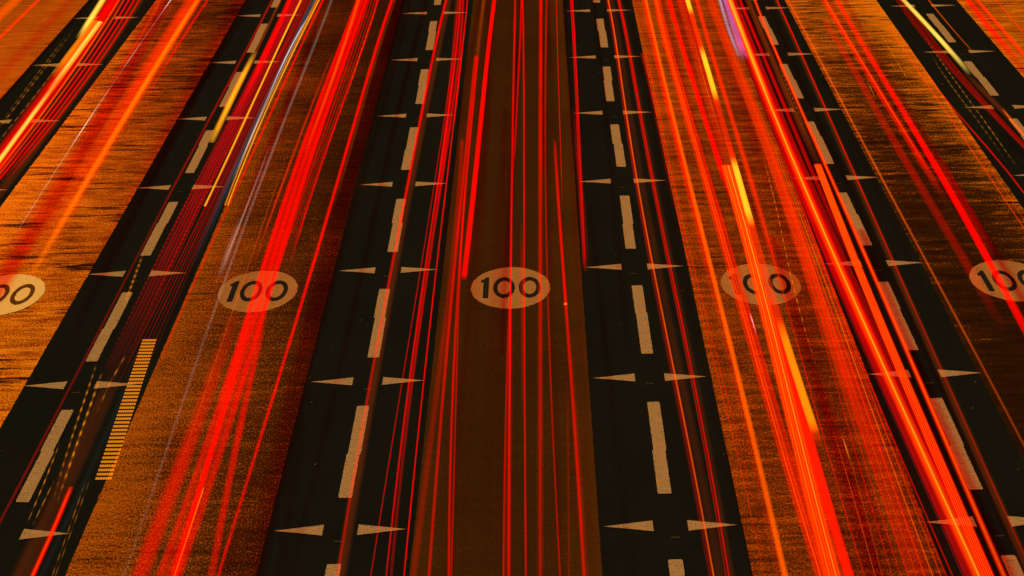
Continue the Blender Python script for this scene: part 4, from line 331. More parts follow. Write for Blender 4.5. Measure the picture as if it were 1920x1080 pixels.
  {'label':'leftmost orange light trail in the fiery lane right of centre','st':[{'p':[[2.2732,74.577],[2.2263,58.577],[2.2217,57.009],[2.2183,55.441],[2.216,53.873],[2.2147,52.305],[2.2146,50.737],[2.2156,49.17],[2.2175,47.602],[2.2203,46.034],[2.2238,44.466],[2.2279,42.898],[2.2324,41.33],[2.2372,39.762],[2.2419,38.194],[2.2465,36.626],[2.2504,35.058],[2.2536,33.49],[2.2556,31.922],[2.2562,30.354],[2.2549,28.786],[2.2513,27.218],[2.2451,25.65],[2.2109,17.0]],'z':0.668,'w':0.1109,'c':(1,0.001,0),'g':0.55,'key':[[58.58,1],[43.59,1],[34.5,0.3],[25.61,0.15]]},{'p':[[2.3086,74.454],[2.2626,58.454],[2.2581,56.889],[2.2547,55.325],[2.2524,53.76],[2.2512,52.195],[2.2511,50.631],[2.252,49.066],[2.254,47.501],[2.2568,45.937],[2.2603,44.372],[2.2644,42.807],[2.269,41.243],[2.2737,39.678],[2.2785,38.113],[2.283,36.549],[2.287,34.984],[2.2902,33.419],[2.2922,31.855],[2.2928,30.29],[2.2915,28.726],[2.288,27.161],[2.2818,25.596],[2.2477,17.0]],'z':0.688,'w':0.0738,'c':(1,0.14,0),'g':0.85,'key':[[58.45,1],[37.02,1],[25.55,0.8]]}]},
  {'label':'broad red light trail with orange lines running over the figure one','st':[{'p':[[2.6359,74.427],[2.4835,58.427],[2.4687,56.873],[2.4615,55.319],[2.4603,53.765],[2.4637,52.211],[2.4705,50.657],[2.4795,49.103],[2.4899,47.549],[2.5009,45.995],[2.5119,44.441],[2.5224,42.887],[2.5321,41.333],[2.541,39.779],[2.549,38.225],[2.5563,36.671],[2.5633,35.117],[2.5705,33.563],[2.5785,32.009],[2.5881,30.455],[2.6003,28.901],[2.6163,27.347],[2.6373,25.793],[2.7561,17.0]],'z':0.69,'w':0.1645,'c':(1,0.02,0),'g':0.65,'key':[[58.43,1.1],[38.44,1],[25.54,0.85]],'prof':0.3,'lines':4},{'p':[[2.6368,74.306],[2.4852,58.306],[2.4705,56.755],[2.4633,55.205],[2.4621,53.654],[2.4655,52.103],[2.4722,50.552],[2.4813,49.002],[2.4916,47.451],[2.5026,45.9],[2.5135,44.349],[2.524,42.798],[2.5338,41.248],[2.5426,39.697],[2.5506,38.146],[2.5579,36.595],[2.5649,35.044],[2.5721,33.494],[2.58,31.943],[2.5896,30.392],[2.6019,28.841],[2.6178,27.29],[2.6388,25.74],[2.7572,17.0]],'z':0.71,'w':0.0221,'c':(1,0.14,0),'g':0.6,'yw':43.39,'key':[[58.31,1],[32.06,0.6],[25.49,0.4]]},{'p':[[2.5981,74.19],[2.4462,58.19],[2.4315,56.642],[2.4243,55.094],[2.4231,53.547],[2.4265,51.999],[2.4332,50.451],[2.4422,48.904],[2.4525,47.356],[2.4634,45.808],[2.4744,44.26],[2.4848,42.713],[2.4945,41.165],[2.5033,39.617],[2.5113,38.07],[2.5186,36.522],[2.5255,34.974],[2.5327,33.427],[2.5406,31.879],[2.5502,30.331],[2.5624,28.783],[2.5783,27.236],[2.5992,25.688],[2.7165,17.0]],'z':0.73,'w':0.0184,'c':(1,0.14,0),'g':0.5,'yw':43.3}]},
  {'label':'plain red light trail left of the blinking yellow one','st':[{'p':[[2.7839,74.617],[2.7407,58.617],[2.7366,57.097],[2.7357,55.578],[2.7377,54.058],[2.7422,52.539],[2.7488,51.019],[2.7571,49.5],[2.7667,47.98],[2.7772,46.461],[2.7883,44.941],[2.7996,43.422],[2.8107,41.902],[2.8212,40.383]],'z':0.654,'w':0.1053,'c':(1,0.001,0),'g':0.85,'f1':2.5,'key':[[58.62,1],[42.51,0.8],[40.12,0.1]],'prof':0.3}]},
  {'label':'dim wide red light trail between the plain red and the blinking yellow one','st':[{'p':[[3.0194,74.519],[2.9865,58.519],[2.9835,57.058],[2.9797,55.597],[2.9751,54.136],[2.9698,52.675],[2.9636,51.213],[2.9568,49.752],[2.9491,48.291],[2.9407,46.83],[2.9315,45.369],[2.9215,43.908],[2.9108,42.447]],'z':0.667,'w':0.2066,'c':(1,0.001,0),'g':0.32,'key':[[58.52,1],[45.11,0.7],[42.09,0.0]],'prof':0.3}]},
  {'label':'ribbed orange light trail with square top crossing the fiery lane speed marking','st':[{'p':[[2.8711,42.829],[2.8677,41.252],[2.862,39.675],[2.8532,38.098],[2.841,36.52],[2.8257,34.943],[2.8076,33.366],[2.7875,31.789],[2.7667,30.211],[2.7468,28.634],[2.7297,27.057],[2.7178,25.48],[2.6538,17.0]],'z':0.737,'w':0.1815,'c':(1,0.04,0),'g':0.85,'key':[[42.94,0],[42.87,1]],'prof':0.25},{'p':[[2.8041,42.745],[2.8008,41.171],[2.795,39.597],[2.7862,38.023],[2.7741,36.449],[2.7587,34.874],[2.7406,33.3],[2.7205,31.726],[2.6997,30.152],[2.6798,28.578],[2.6627,27.004],[2.6508,25.429],[2.5871,17.0]],'z':0.757,'w':0.022,'c':(1,0.14,0),'g':0.6,'yw':39.7,'key':[[42.86,0],[42.78,1],[25.36,0.6]]},{'p':[[2.8281,42.655],[2.8248,41.084],[2.819,39.514],[2.8103,37.943],[2.7982,36.372],[2.7829,34.801],[2.7648,33.23],[2.7448,31.659],[2.7241,30.088],[2.7042,28.518],[2.6872,26.947],[2.6753,25.376],[2.6119,17.0]],'z':0.777,'w':0.0219,'c':(1,0.3,0.004),'g':0.6,'yw':39.62,'key':[[42.76,0],[42.69,1],[25.31,0.6]]},{'p':[[2.852,42.565],[2.8487,40.998],[2.8429,39.43],[2.8342,37.863],[2.8222,36.295],[2.8069,34.728],[2.7889,33.16],[2.7689,31.593],[2.7483,30.025],[2.7285,28.457],[2.7115,26.89],[2.6996,25.322],[2.6364,17.0]],'z':0.797,'w':0.0219,'c':(1,0.14,0),'g':0.6,'yw':39.53,'key':[[42.67,0],[42.6,1],[25.25,0.6]]},{'p':[[2.8817,42.563],[2.8784,40.996],[2.8727,39.428],[2.864,37.861],[2.8519,36.293],[2.8367,34.726],[2.8187,33.159],[2.7987,31.591],[2.7781,30.024],[2.7583,28.456],[2.7413,26.889],[2.7295,25.321],[2.6669,17.0]],'z':0.797,'w':0.0219,'c':(1,0.56,0.02),'g':0.6,'yw':39.53,'key':[[42.67,0],[42.6,1],[25.25,0.6]]},{'p':[[2.9114,42.561],[2.9081,40.994],[2.9024,39.427],[2.8937,37.859],[2.8817,36.292],[2.8664,34.724],[2.8485,33.157],[2.8285,31.59],[2.8079,30.022],[2.7881,28.455],[2.7712,26.888],[2.7594,25.32],[2.6968,17.0]],'z':0.797,'w':0.0219,'c':(1,0.14,0),'g':0.6,'yw':39.53,'key':[[42.67,0],[42.6,1],[25.25,0.6]]}]},
  {'label':'blinking yellow light trail in long flashes down the fiery lane','st':[{'p':[[3.1682,73.682],[3.0725,57.682],[3.063,56.093],[3.0547,54.505],[3.0468,52.917],[3.0388,51.329],[3.0304,49.741],[3.0213,48.153],[3.0115,46.565],[3.0009,44.976],[2.9896,43.388],[2.978,41.8],[2.9665,40.212],[2.9556,38.624],[2.9459,37.036],[2.9383,35.448],[2.9337,33.859],[2.9331,32.271],[2.9377,30.683],[2.9488,29.095]],'z':0.805,'w':0.1001,'c':(1,0.56,0.02),'g':1.2,'key':[[57.68,1.1],[56.41,1],[55.18,0.6],[52.34,0.7],[51.28,1.1],[48.56,1.1],[47.42,0.5],[44.46,0.35],[42.93,0.7],[42.02,1.1],[39.65,1.1],[38.56,0.5],[36.0,0.25],[34.22,0.4],[33.04,1],[30.12,1],[29.64,0.8],[29.55,0.3],[28.83,0]],'col':[[57.68,(1,0.56,0.02)],[56.72,(1,0.56,0.02)],[55.91,(1,0.04,0)],[52.61,(1,0.04,0)],[51.54,(1,0.56,0.02)],[48.33,(1,0.56,0.02)],[47.42,(1,0.04,0)],[43.12,(1,0.04,0)],[42.49,(1,0.56,0.02)],[39.5,(1,0.56,0.02)],[38.72,(1,0.04,0)],[33.98,(1,0.04,0)],[33.04,(1,0.3,0.004)],[31.94,(1,0.3,0.004)],[29.93,(1,0.3,0.004)],[29.46,(1,0.04,0)]],'prof':0.3}]},
  {'label':'solid red light trail beside the ribbed orange one in the lower fiery lane','st':[{'p':[[2.8798,35.373],[2.8999,33.976],[2.9058,32.578],[2.9018,31.181],[2.8925,29.783],[2.8826,28.386],[2.8764,26.988],[2.8786,25.591],[2.8921,17.0]],'z':0.693,'w':0.1167,'c':(1,0.014,0),'g':1.0,'key':[[36.42,0],[34.38,0.6],[31.68,1]],'prof':0.35}]},
  {'label':'red light trail that thins to a thread below the fiery lane speed marking','st':[{'p':[[3.5071,74.554],[3.3165,58.554],[3.2981,57.009],[3.2825,55.463],[3.2692,53.917],[3.2578,52.371],[3.2478,50.825],[3.2389,49.279],[3.2305,47.733],[3.2224,46.188],[3.2139,44.642],[3.2048,43.096],[3.1946,41.55],[3.1828,40.004],[3.1691,38.458],[3.1529,36.912],[3.1339,35.367]],'z':0.656,'w':0.1006,'c':(1,0.04,0),'g':0.7,'f1':2.5,'key':[[58.55,1],[41.77,0.8],[35.49,0.2]],'prof':0.3,'lines':2},{'p':[[3.5483,74.435],[3.3108,58.435],[3.2876,56.872],[3.2704,55.308],[3.2577,53.745],[3.248,52.181],[3.2402,50.618],[3.2333,49.054],[3.2263,47.491],[3.2188,45.927],[3.2099,44.364],[3.1995,42.8],[3.1872,41.237],[3.173,39.673],[3.157,38.11],[3.1394,36.546],[3.1207,34.983],[3.1015,33.419],[3.0824,31.856],[3.0644,30.292],[3.0485,28.729],[3.0359,27.166],[3.028,25.602],[2.9846,17.0]],'z':0.676,'w':0.0148,'c':(1,0.001,0),'g':0.6,'yw':34.42}]},
  {'label':'broad orange red light trail fanning into fine lines along the right of the fiery lane','st':[{'p':[[3.6325,35.372],[3.6204,33.826],[3.6083,32.28],[3.5963,30.734],[3.5844,29.189],[3.5725,27.643],[3.5606,26.097],[3.4906,17.0]],'z':0.682,'w':0.2685,'c':(1,0.001,0),'g':0.34,'key':[[35.89,0],[32.1,0.9],[28.3,0.8],[25.53,0.6]],'prof':0.3,'lines':5},{'p':[[3.5873,74.254],[3.5727,58.254],[3.5713,56.72],[3.5746,55.186],[3.581,53.653],[3.5892,52.119],[3.5977,50.586],[3.6056,49.052],[3.612,47.518],[3.616,45.985],[3.6172,44.451],[3.6152,42.917],[3.6097,41.384],[3.6006,39.85],[3.5882,38.317],[3.5727,36.783],[3.5545,35.249],[3.5344,33.716],[3.5131,32.182],[3.4916,30.648],[3.4711,29.115],[3.4529,27.581],[3.4386,26.048],[3.3542,17.0]],'z':0.702,'w':0.2296,'c':(1,0.04,0),'g':0.6,'key':[[58.25,0.8],[47.43,1],[35.56,1],[32.04,0.5],[28.24,0.1]],'lines':6},{'p':[[3.5421,74.139],[3.5097,58.139],[3.5066,56.609],[3.5091,55.078],[3.5155,53.548],[3.5237,52.018],[3.5323,50.487],[3.5399,48.957],[3.5454,47.426],[3.5478,45.896],[3.5466,44.365],[3.5411,42.835],[3.5311,41.304],[3.5166,39.774],[3.4977,38.243],[3.4749,36.713],[3.4487,35.182],[3.4201,33.652],[3.3899,32.122],[3.3596,30.591],[3.3306,29.061],[3.3045,27.53],[3.2833,26.0],[3.1586,17.0]],'z':0.722,'w':0.017,'c':(1,0.001,0),'g':0.5,'yw':39.8,'key':[[52.21,0],[43.26,0.6],[36.83,1],[25.43,0.8]]},{'p':[[3.5544,74.017],[3.5303,58.017],[3.528,56.49],[3.531,54.963],[3.5373,53.435],[3.5455,51.908],[3.554,50.381],[3.5617,48.853],[3.5676,47.326],[3.5709,45.799],[3.5708,44.271],[3.5671,42.744],[3.5593,41.217],[3.5476,39.689],[3.532,38.162],[3.5129,36.635],[3.4908,35.108],[3.4665,33.58],[3.4408,32.053],[3.415,30.526],[3.3903,28.998],[3.3682,27.471],[3.3505,25.944],[3.2468,17.0]],'z':0.742,'w':0.0169,'c':(1,0.001,0),'g':0.45,'yw':39.72,'key':[[52.1,0],[43.17,0.6],[36.75,1],[25.38,0.8]]},{'p':[[3.5728,74.015],[3.5581,58.015],[3.5567,56.488],[3.56,54.96],[3.5664,53.433],[3.5744,51.906],[3.583,50.378],[3.5908,48.851],[3.5972,47.324],[3.6012,45.796],[3.6024,44.269],[3.6004,42.742],[3.5949,41.214],[3.5859,39.687],[3.5735,38.159],[3.558,36.632],[3.5399,35.105],[3.5199,33.577],[3.4987,32.05],[3.4773,30.523],[3.4569,28.995],[3.4388,27.468],[3.4245,25.941],[3.3408,17.0]],'z':0.742,'w':0.0169,'c':(1,0.001,0),'g':0.45,'yw':39.72,'key':[[52.1,0],[43.17,0.6],[36.75,1],[25.37,0.8]]},{'p':[[3.5922,74.012],[3.5859,58.012],[3.5853,56.485],[3.589,54.958],[3.5954,53.43],[3.6034,51.903],[3.6119,50.376],[3.6199,48.848],[3.6267,47.321],[3.6315,45.794],[3.634,44.266],[3.6337,42.739],[3.6304,41.212],[3.6241,39.684],[3.615,38.157],[3.6031,36.629],[3.5891,35.102],[3.5733,33.575],[3.5565,32.047],[3.5395,30.52],[3.5234,28.993],[3.5093,27.465],[3.4984,25.938],[3.4346,17.0]],'z':0.742,'w':0.0169,'c':(1,0.04,0),'g':0.55,'yw':39.71,'key':[[52.1,0],[43.17,0.6],[36.75,1],[25.37,0.8]]},{'p':[[3.6106,74.01],[3.6137,58.01],[3.614,56.482],[3.618,54.955],[3.6245,53.428],[3.6324,51.9],[3.6409,50.373],[3.649,48.846],[3.6562,47.318],[3.6619,45.791],[3.6656,44.264],[3.667,42.736],[3.6659,41.209],[3.6624,39.682],[3.6564,38.154],[3.6482,36.627],[3.6382,35.099],[3.6267,33.572],[3.6143,32.045],[3.6018,30.517],[3.59,28.99],[3.5798,27.463],[3.5723,25.935],[3.5284,17.0]],'z':0.742,'w':0.0169,'c':(1,0.04,0),'g':0.6,'yw':39.71,'key':[[52.1,0],[43.16,0.6],[36.74,1],[25.37,0.8]]},{'p':[[3.63,74.007],[3.6415,58.007],[3.6426,56.48],[3.647,54.953],[3.6535,53.425],[3.6614,51.898],[3.6698,50.37],[3.6781,48.843],[3.6858,47.316],[3.6922,45.788],[3.6971,44.261],[3.7002,42.734],[3.7014,41.206],[3.7006,39.679],[3.6979,38.152],[3.6934,36.624],[3.6873,35.097],[3.68,33.569],[3.6721,32.042],[3.664,30.515],[3.6565,28.987],[3.6502,27.46],[3.6462,25.933],[3.6228,17.0]],'z':0.742,'w':0.0169,'c':(1,0.14,0),'g':0.7,'yw':39.71,'key':[[52.09,0],[43.16,0.6],[36.74,1],[25.37,0.8]]},{'p':[[3.6484,74.005],[3.6693,58.005],[3.6713,56.477],[3.676,54.95],[3.6826,53.423],[3.6904,51.895],[3.6988,50.368],[3.7072,48.841],[3.7153,47.313],[3.7225,45.786],[3.7287,44.258],[3.7335,42.731],[3.737,41.204],[3.7389,39.676],[3.7393,38.149],[3.7385,36.621],[3.7364,35.094],[3.7334,33.567],[3.7299,32.039],[3.7262,30.512],[3.723,28.985],[3.7207,27.457],[3.7201,25.93],[3.7166,17.0]],'z':0.742,'w':0.0169,'c':(1,0.04,0),'g':0.6,'yw':39.71,'key':[[52.09,0],[43.16,0.6],[36.74,1],[25.36,0.8]]}]},
  {'label':'dotted thin amber light trail right of the fiery lane speed marking','st':[{'p':[[3.4924,44.29],[3.4784,42.766],[3.4455,41.241],[3.4006,39.717],[3.3505,38.192],[3.3022,36.667],[3.2625,35.143],[3.2383,33.618],[3.2365,32.094]],'z':0.69,'w':0.0148,'c':(1,0.3,0.004),'g':0.6,'yw':38.4,'f0':3.66,'f1':3.0,'pulse':0.45}]},
  {'label':'short pale glint of light left of the ribbed orange trail below the speed marking','st':[{'p':[[2.5995,34.321],[2.6111,33.439]],'z':0.795,'w':0.0146,'c':(0.9,0.8,0.85),'g':0.7,'yw':34.03,'key':[[34.39,0],[34.03,1],[33.37,0]]}]},
  {'label':'hair thin amber light streaks in the lower fiery lane right of the red thread','st':[{'p':[[3.2543,29.655],[3.2494,28.861]],'z':0.707,'w':0.0127,'c':(1,0.3,0.004),'g':0.8,'yw':29.11,'key':[[29.75,0],[29.29,1],[28.79,0]]},{'p':[[3.1717,29.971],[3.1616,28.54],[3.1437,27.108],[3.118,25.677],[2.9622,17.0]],'z':0.727,'w':0.0111,'c':(1,0.14,0),'g':0.35,'yw':28.19,'f0':1.29},{'p':[[3.2477,29.905],[3.2374,28.478],[3.2151,27.05],[3.1808,25.622],[2.9737,17.0]],'z':0.747,'w':0.0098,'c':(1,0.14,0),'g':0.25,'yw':28.12,'f0':1.29},{'p':[[2.9737,53.777],[2.9522,52.288],[2.9359,50.8],[2.9248,49.312],[2.9189,47.823],[2.9183,46.335],[2.9229,44.847]],'z':0.767,'w':0.0146,'c':(1,0.3,0.004),'g':0.3,'yw':49.48,'f0':2.68,'f1':2.68}]},
  {'label':'lilac pink light trail with magenta lines at the top right of centre','st':[{'p':[[4.1394,74.333],[3.8896,58.333],[3.8694,57.039],[3.8515,55.745],[3.836,54.451],[3.8228,53.156],[3.812,51.862]],'z':0.684,'w':0.1518,'c':(0.8,0.24,0.52),'g':0.5,'key':[[58.33,1],[53.21,0.9],[51.76,0]],'prof':0.3},{'p':[[4.0082,74.217],[3.8451,58.217],[3.8289,56.628],[3.8127,55.04],[3.7964,53.452],[3.7802,51.863]],'z':0.704,'w':0.0186,'c':(0.9,0.03,0.35),'g':0.7,'yw':55.7,'key':[[58.22,1],[52.83,0.8],[51.76,0]]},{'p':[[4.0549,74.093],[3.8803,58.093],[3.863,56.508],[3.8456,54.924],[3.8283,53.339],[3.811,51.754]],'z':0.724,'w':0.0186,'c':(0.9,0.03,0.35),'g':0.7,'yw':55.58,'key':[[58.09,1],[52.72,0.8],[51.65,0]]},{'p':[[4.1015,73.97],[3.9153,57.97],[3.8969,56.389],[3.8785,54.807],[3.86,53.226],[3.8416,51.644]],'z':0.744,'w':0.0186,'c':(0.9,0.03,0.35),'g':0.7,'yw':55.46,'key':[[57.97,1],[52.61,0.8],[51.54,0]]}]},
  {'label':'pale blue grey light trail left of the lilac one','st':[{'p':[[4.0714,74.119],[3.7566,58.119],[3.7254,56.533],[3.7053,54.947],[3.6963,53.361],[3.6983,51.775]],'z':0.722,'w':0.0814,'c':(0.25,0.27,0.42),'g':0.75,'yw':55.61,'key':[[58.12,1],[53.29,0.8],[51.57,0]]},{'p':[[3.6908,54.603],[3.6966,53.031],[3.7024,51.458]],'z':0.742,'w':0.0341,'c':(0.06,0.16,0.2),'g':0.6,'yw':54.31,'f0':0.94,'f1':0.94}]},
  {'label':'fierce orange light trail with thin yellow core just right of the fiery lane','st':[{'p':[[3.9757,73.833],[3.9187,57.833],[3.9132,56.289],[3.9077,54.744],[3.9024,53.199],[3.8979,51.655],[3.8943,50.11],[3.892,48.565],[3.8912,47.021],[3.8921,45.476],[3.8949,43.931],[3.8995,42.387],[3.9061,40.842],[3.9147,39.297],[3.9252,37.753],[3.9375,36.208],[3.9515,34.663],[3.967,33.119],[3.9837,31.574],[4.0015,30.029],[4.0199,28.485],[4.0386,26.94],[4.0571,25.395],[4.1576,17.0]],'z':0.767,'w':0.1186,'c':(1,0.04,0),'g':1.0,'key':[[57.83,1.1],[36.63,1],[25.28,0.85]],'prof':0.4,'core':((1,0.14,0),0.6)},{'p':[[4.0508,73.712],[3.9364,57.712],[3.926,56.258],[3.9171,54.803],[3.91,53.349],[3.9044,51.894],[3.9005,50.44],[3.8982,48.985],[3.8975,47.531]],'z':0.787,'w':0.1019,'c':(1,0.56,0.02),'g':0.6,'key':[[57.71,1],[50.79,0.7],[47.0,0]]},{'p':[[3.9654,73.594],[3.9092,57.594],[3.9038,56.056],[3.8983,54.518],[3.893,52.979],[3.8885,51.441],[3.8849,49.903],[3.8827,48.364],[3.8819,46.826],[3.8828,45.288],[3.8855,43.75],[3.8901,42.211],[3.8967,40.673],[3.9053,39.135],[3.9157,37.597],[3.928,36.058],[3.9419,34.52],[3.9573,32.982],[3.974,31.443],[3.9917,29.905],[4.01,28.367],[4.0286,26.829],[4.0471,25.29],[4.1468,17.0]],'z':0.807,'w':0.0236,'c':(1,0.56,0.02),'g':0.9,'yw':42.86,'key':[[57.59,1],[25.18,0.6]]}]},
  {'label':'deep red light trail on the left flank of the fierce orange one','st':[{'p':[[3.8652,54.713],[3.8639,53.183],[3.862,51.654],[3.86,50.125],[3.8586,48.596],[3.8581,47.066],[3.859,45.537],[3.8615,44.008],[3.8659,42.479],[3.8722,40.949],[3.8806,39.42],[3.8911,37.891],[3.9036,36.362],[3.9178,34.832],[3.9336,33.303],[3.9507,31.774],[3.9686,30.245],[3.9869,28.715],[4.0051,27.186],[4.0225,25.657],[4.121,17.0]],'z':0.668,'w':0.1106,'c':(1,0.001,0),'g':0.85,'key':[[54.71,0],[51.42,1],[37.01,1],[32.13,0.7],[25.54,0.5]],'lines':3},{'p':[[3.8268,41.941],[3.8292,40.456],[3.8339,38.971],[3.8415,37.486],[3.8526,36.001],[3.8669,34.516],[3.8841,33.031],[3.9034,31.546],[3.9234,30.061],[3.9426,28.576],[3.9589,27.091],[3.9697,25.606],[4.0323,17.0]],'z':0.688,'w':0.0177,'c':(0.75,0.0,0.01),'g':0.5,'yw':34.34,'f0':4.0},{'p':[[3.8011,39.779],[3.8047,38.198],[3.8142,36.618],[3.8286,35.037],[3.8466,33.457],[3.8669,31.876],[3.888,30.296],[3.9081,28.715],[3.9255,27.135],[3.938,25.555],[4.0057,17.0]],'z':0.708,'w':0.0138,'c':(0.75,0.0,0.01),'g':0.35,'yw':32.0,'f0':4.0}]},
  {'label':'sheaf of red light streaks on the right flank of the fierce orange one','st':[{'p':[[4.0681,74.314],[4.0126,58.314],[4.0072,56.757],[4.0016,55.199],[3.9963,53.642],[3.9918,52.084],[3.9882,50.527],[3.9859,48.969],[3.9851,47.412],[3.9861,45.854],[3.9889,44.297],[3.9936,42.739],[4.0003,41.182],[4.0089,39.624],[4.0195,38.067],[4.032,36.509],[4.0461,34.952],[4.0617,33.394],[4.0787,31.837],[4.0966,30.279],[4.1152,28.722],[4.134,27.164],[4.1528,25.607],[4.2567,17.0]],'z':0.685,'w':0.046,'c':(1,0.001,0),'g':0.9,'yw':43.4,'key':[[58.31,1],[43.4,1],[34.34,0.8],[25.49,0.6]]},{'p':[[4.0881,74.193],[4.0315,58.193],[4.026,56.638],[4.0205,55.084],[4.0152,53.53],[4.0107,51.976],[4.0071,50.421],[4.0049,48.867],[4.0041,47.313],[4.0051,45.759],[4.0078,44.204],[4.0126,42.65],[4.0193,41.096],[4.0279,39.541],[4.0385,37.987],[4.0509,36.433],[4.065,34.879],[4.0807,33.324],[4.0976,31.77],[4.1154,30.216],[4.134,28.662],[4.1529,27.107],[4.1716,25.553],[4.2745,17.0]],'z':0.705,'w':0.0275,'c':(1,0.001,0),'g':0.6,'yw':43.31,'key':[[58.19,1],[43.31,1],[34.27,0.8],[25.44,0.6]]},{'p':[[4.1059,74.071],[4.0502,58.071],[4.0448,56.52],[4.0392,54.969],[4.034,53.418],[4.0295,51.867],[4.026,50.316],[4.0237,48.765],[4.023,47.214],[4.0239,45.663],[4.0267,44.112],[4.0314,42.561],[4.0381,41.01],[4.0468,39.459],[4.0574,37.908],[4.0698,36.357],[4.0839,34.806],[4.0995,33.255],[4.1163,31.704],[4.1342,30.153],[4.1527,28.602],[4.1716,27.051],[4.1903,25.5],[4.2928,17.0]],'z':0.725,'w':0.0275,'c':(1,0.001,0),'g':0.5,'yw':43.21,'key':[[58.07,1],[43.21,1],[34.2,0.8],[25.39,0.6]]},{'p':[[4.1246,73.949],[4.0688,57.949],[4.0634,56.401],[4.0579,54.854],[4.0527,53.306],[4.0482,51.758],[4.0447,50.21],[4.0425,48.663],[4.0417,47.115],[4.0427,45.567],[4.0455,44.019],[4.0502,42.472],[4.0569,40.924],[4.0655,39.376],[4.0761,37.828],[4.0885,36.281],[4.1026,34.733],[4.1182,33.185],[4.135,31.637],[4.1528,30.09],[4.1713,28.542],[4.1901,26.994],[4.2088,25.446],[4.3108,17.0]],'z':0.745,'w':0.0274,'c':(1,0.001,0),'g':0.4,'yw':43.12,'key':[[57.95,1],[43.12,1],[34.13,0.8],[25.34,0.6]]}]},
  {'label':'medium red light trail left of the red one that covers the fourth dashes','st':[{'p':[[4.2197,74.54],[4.1886,58.54],[4.1856,56.998],[4.1839,55.455],[4.1826,53.912],[4.1814,52.37],[4.1799,50.827],[4.178,49.285],[4.1757,47.742],[4.173,46.199],[4.1703,44.657],[4.1679,43.114],[4.1665,41.572],[4.1669,40.029],[4.1697,38.486],[4.1762,36.944]],'z':0.645,'w':0.0842,'c':(1,0.001,0),'g':0.6,'f1':2.5,'key':[[58.54,1],[45.53,0.7],[36.81,0.3]]}]},
  {'label':'dull brown light band left of the fourth dashed line at the top','st':[{'p':[[4.4795,74.381],[4.3417,58.381],[4.3282,56.813],[4.3168,55.246],[4.3075,53.679],[4.3002,52.111],[4.2949,50.544],[4.2918,48.977],[4.2907,47.409],[4.2916,45.842],[4.2947,44.275],[4.2998,42.707]],'z':0.669,'w':0.1592,'c':(0.5,0.06,0.0),'g':0.28,'f1':3.0,'lines':3},{'p':[[4.3635,51.373],[4.3577,49.96],[4.3519,48.548],[4.3462,47.135],[4.3404,45.722]],'z':0.689,'w':0.0167,'c':(1,0.3,0.004),'g':0.4,'yw':49.77,'f0':1.7,'f1':1.7,'pulse':0.4}]},
  {'label':'ribbed red light trail with square top between the orange trail and the fourth dashes','st':[{'p':[[4.2796,43.046],[4.2608,41.451],[4.2432,39.855],[4.2276,38.26],[4.2146,36.664],[4.2044,35.069],[4.197,33.473],[4.1923,31.878],[4.1898,30.282],[4.1886,28.686],[4.1878,27.091],[4.186,25.495],[4.1764,17.0]],'z':0.684,'w':0.129,'c':(1,0.001,0),'g':0.75,'key':[[43.12,0],[43.05,1]],'prof':0.15},{'p':[[4.2301,42.961],[4.2113,41.369],[4.1938,39.776],[4.1782,38.184],[4.1652,36.591],[4.155,34.999],[4.1476,33.407],[4.1429,31.814],[4.1403,30.222],[4.1391,28.629],[4.1383,27.037],[4.1365,25.445],[4.127,17.0]],'z':0.704,'w':0.0153,'c':(1,0.3,0.004),'g':0.5,'yw':39.83,'key':[[43.03,0],[42.96,1],[25.44,0.6]]},{'p':[[4.2417,42.872],[4.223,41.282],[4.2055,39.693],[4.19,38.104],[4.177,36.515],[4.1668,34.926],[4.1595,33.337],[4.1548,31.748],[4.1522,30.159],[4.151,28.57],[4.1502,26.981],[4.1485,25.392],[4.1395,17.0]],'z':0.724,'w':0.0152,'c':(1,0.3,0.004),'g':0.5,'yw':39.75,'key':[[42.94,0],[42.87,1],[25.39,0.6]]},{'p':[[4.2533,42.782],[4.2346,41.196],[4.2171,39.611],[4.2017,38.025],[4.1887,36.439],[4.1786,34.853],[4.1713,33.268],[4.1666,31.682],[4.164,30.096],[4.1629,28.51],[4.162,26.925],[4.1603,25.339],[4.1514,17.0]],'z':0.744,'w':0.0152,'c':(1,0.3,0.004),'g':0.5,'yw':39.67,'key':[[42.86,0],[42.78,1],[25.34,0.6]]},{'p':[[4.2736,42.781],[4.2549,41.195],[4.2374,39.609],[4.222,38.024],[4.209,36.438],[4.1989,34.852],[4.1916,33.267],[4.1869,31.681],[4.1844,30.095],[4.1832,28.509],[4.1824,26.924],[4.1807,25.338],[4.1718,17.0]],'z':0.744,'w':0.0152,'c':(1,0.3,0.004),'g':0.5,'yw':39.67,'key':[[42.85,0],[42.78,1],[25.34,0.6]]},{'p':[[4.2938,42.78],[4.2752,41.194],[4.2577,39.608],[4.2423,38.023],[4.2293,36.437],[4.2192,34.851],[4.212,33.266],[4.2073,31.68],[4.2047,30.094],[4.2036,28.509],[4.2028,26.923],[4.2011,25.337],[4.1922,17.0]],'z':0.744,'w':0.0152,'c':(1,0.3,0.004),'g':0.5,'yw':39.67,'key':[[42.85,0],[42.78,1],[25.34,0.6]]}]},
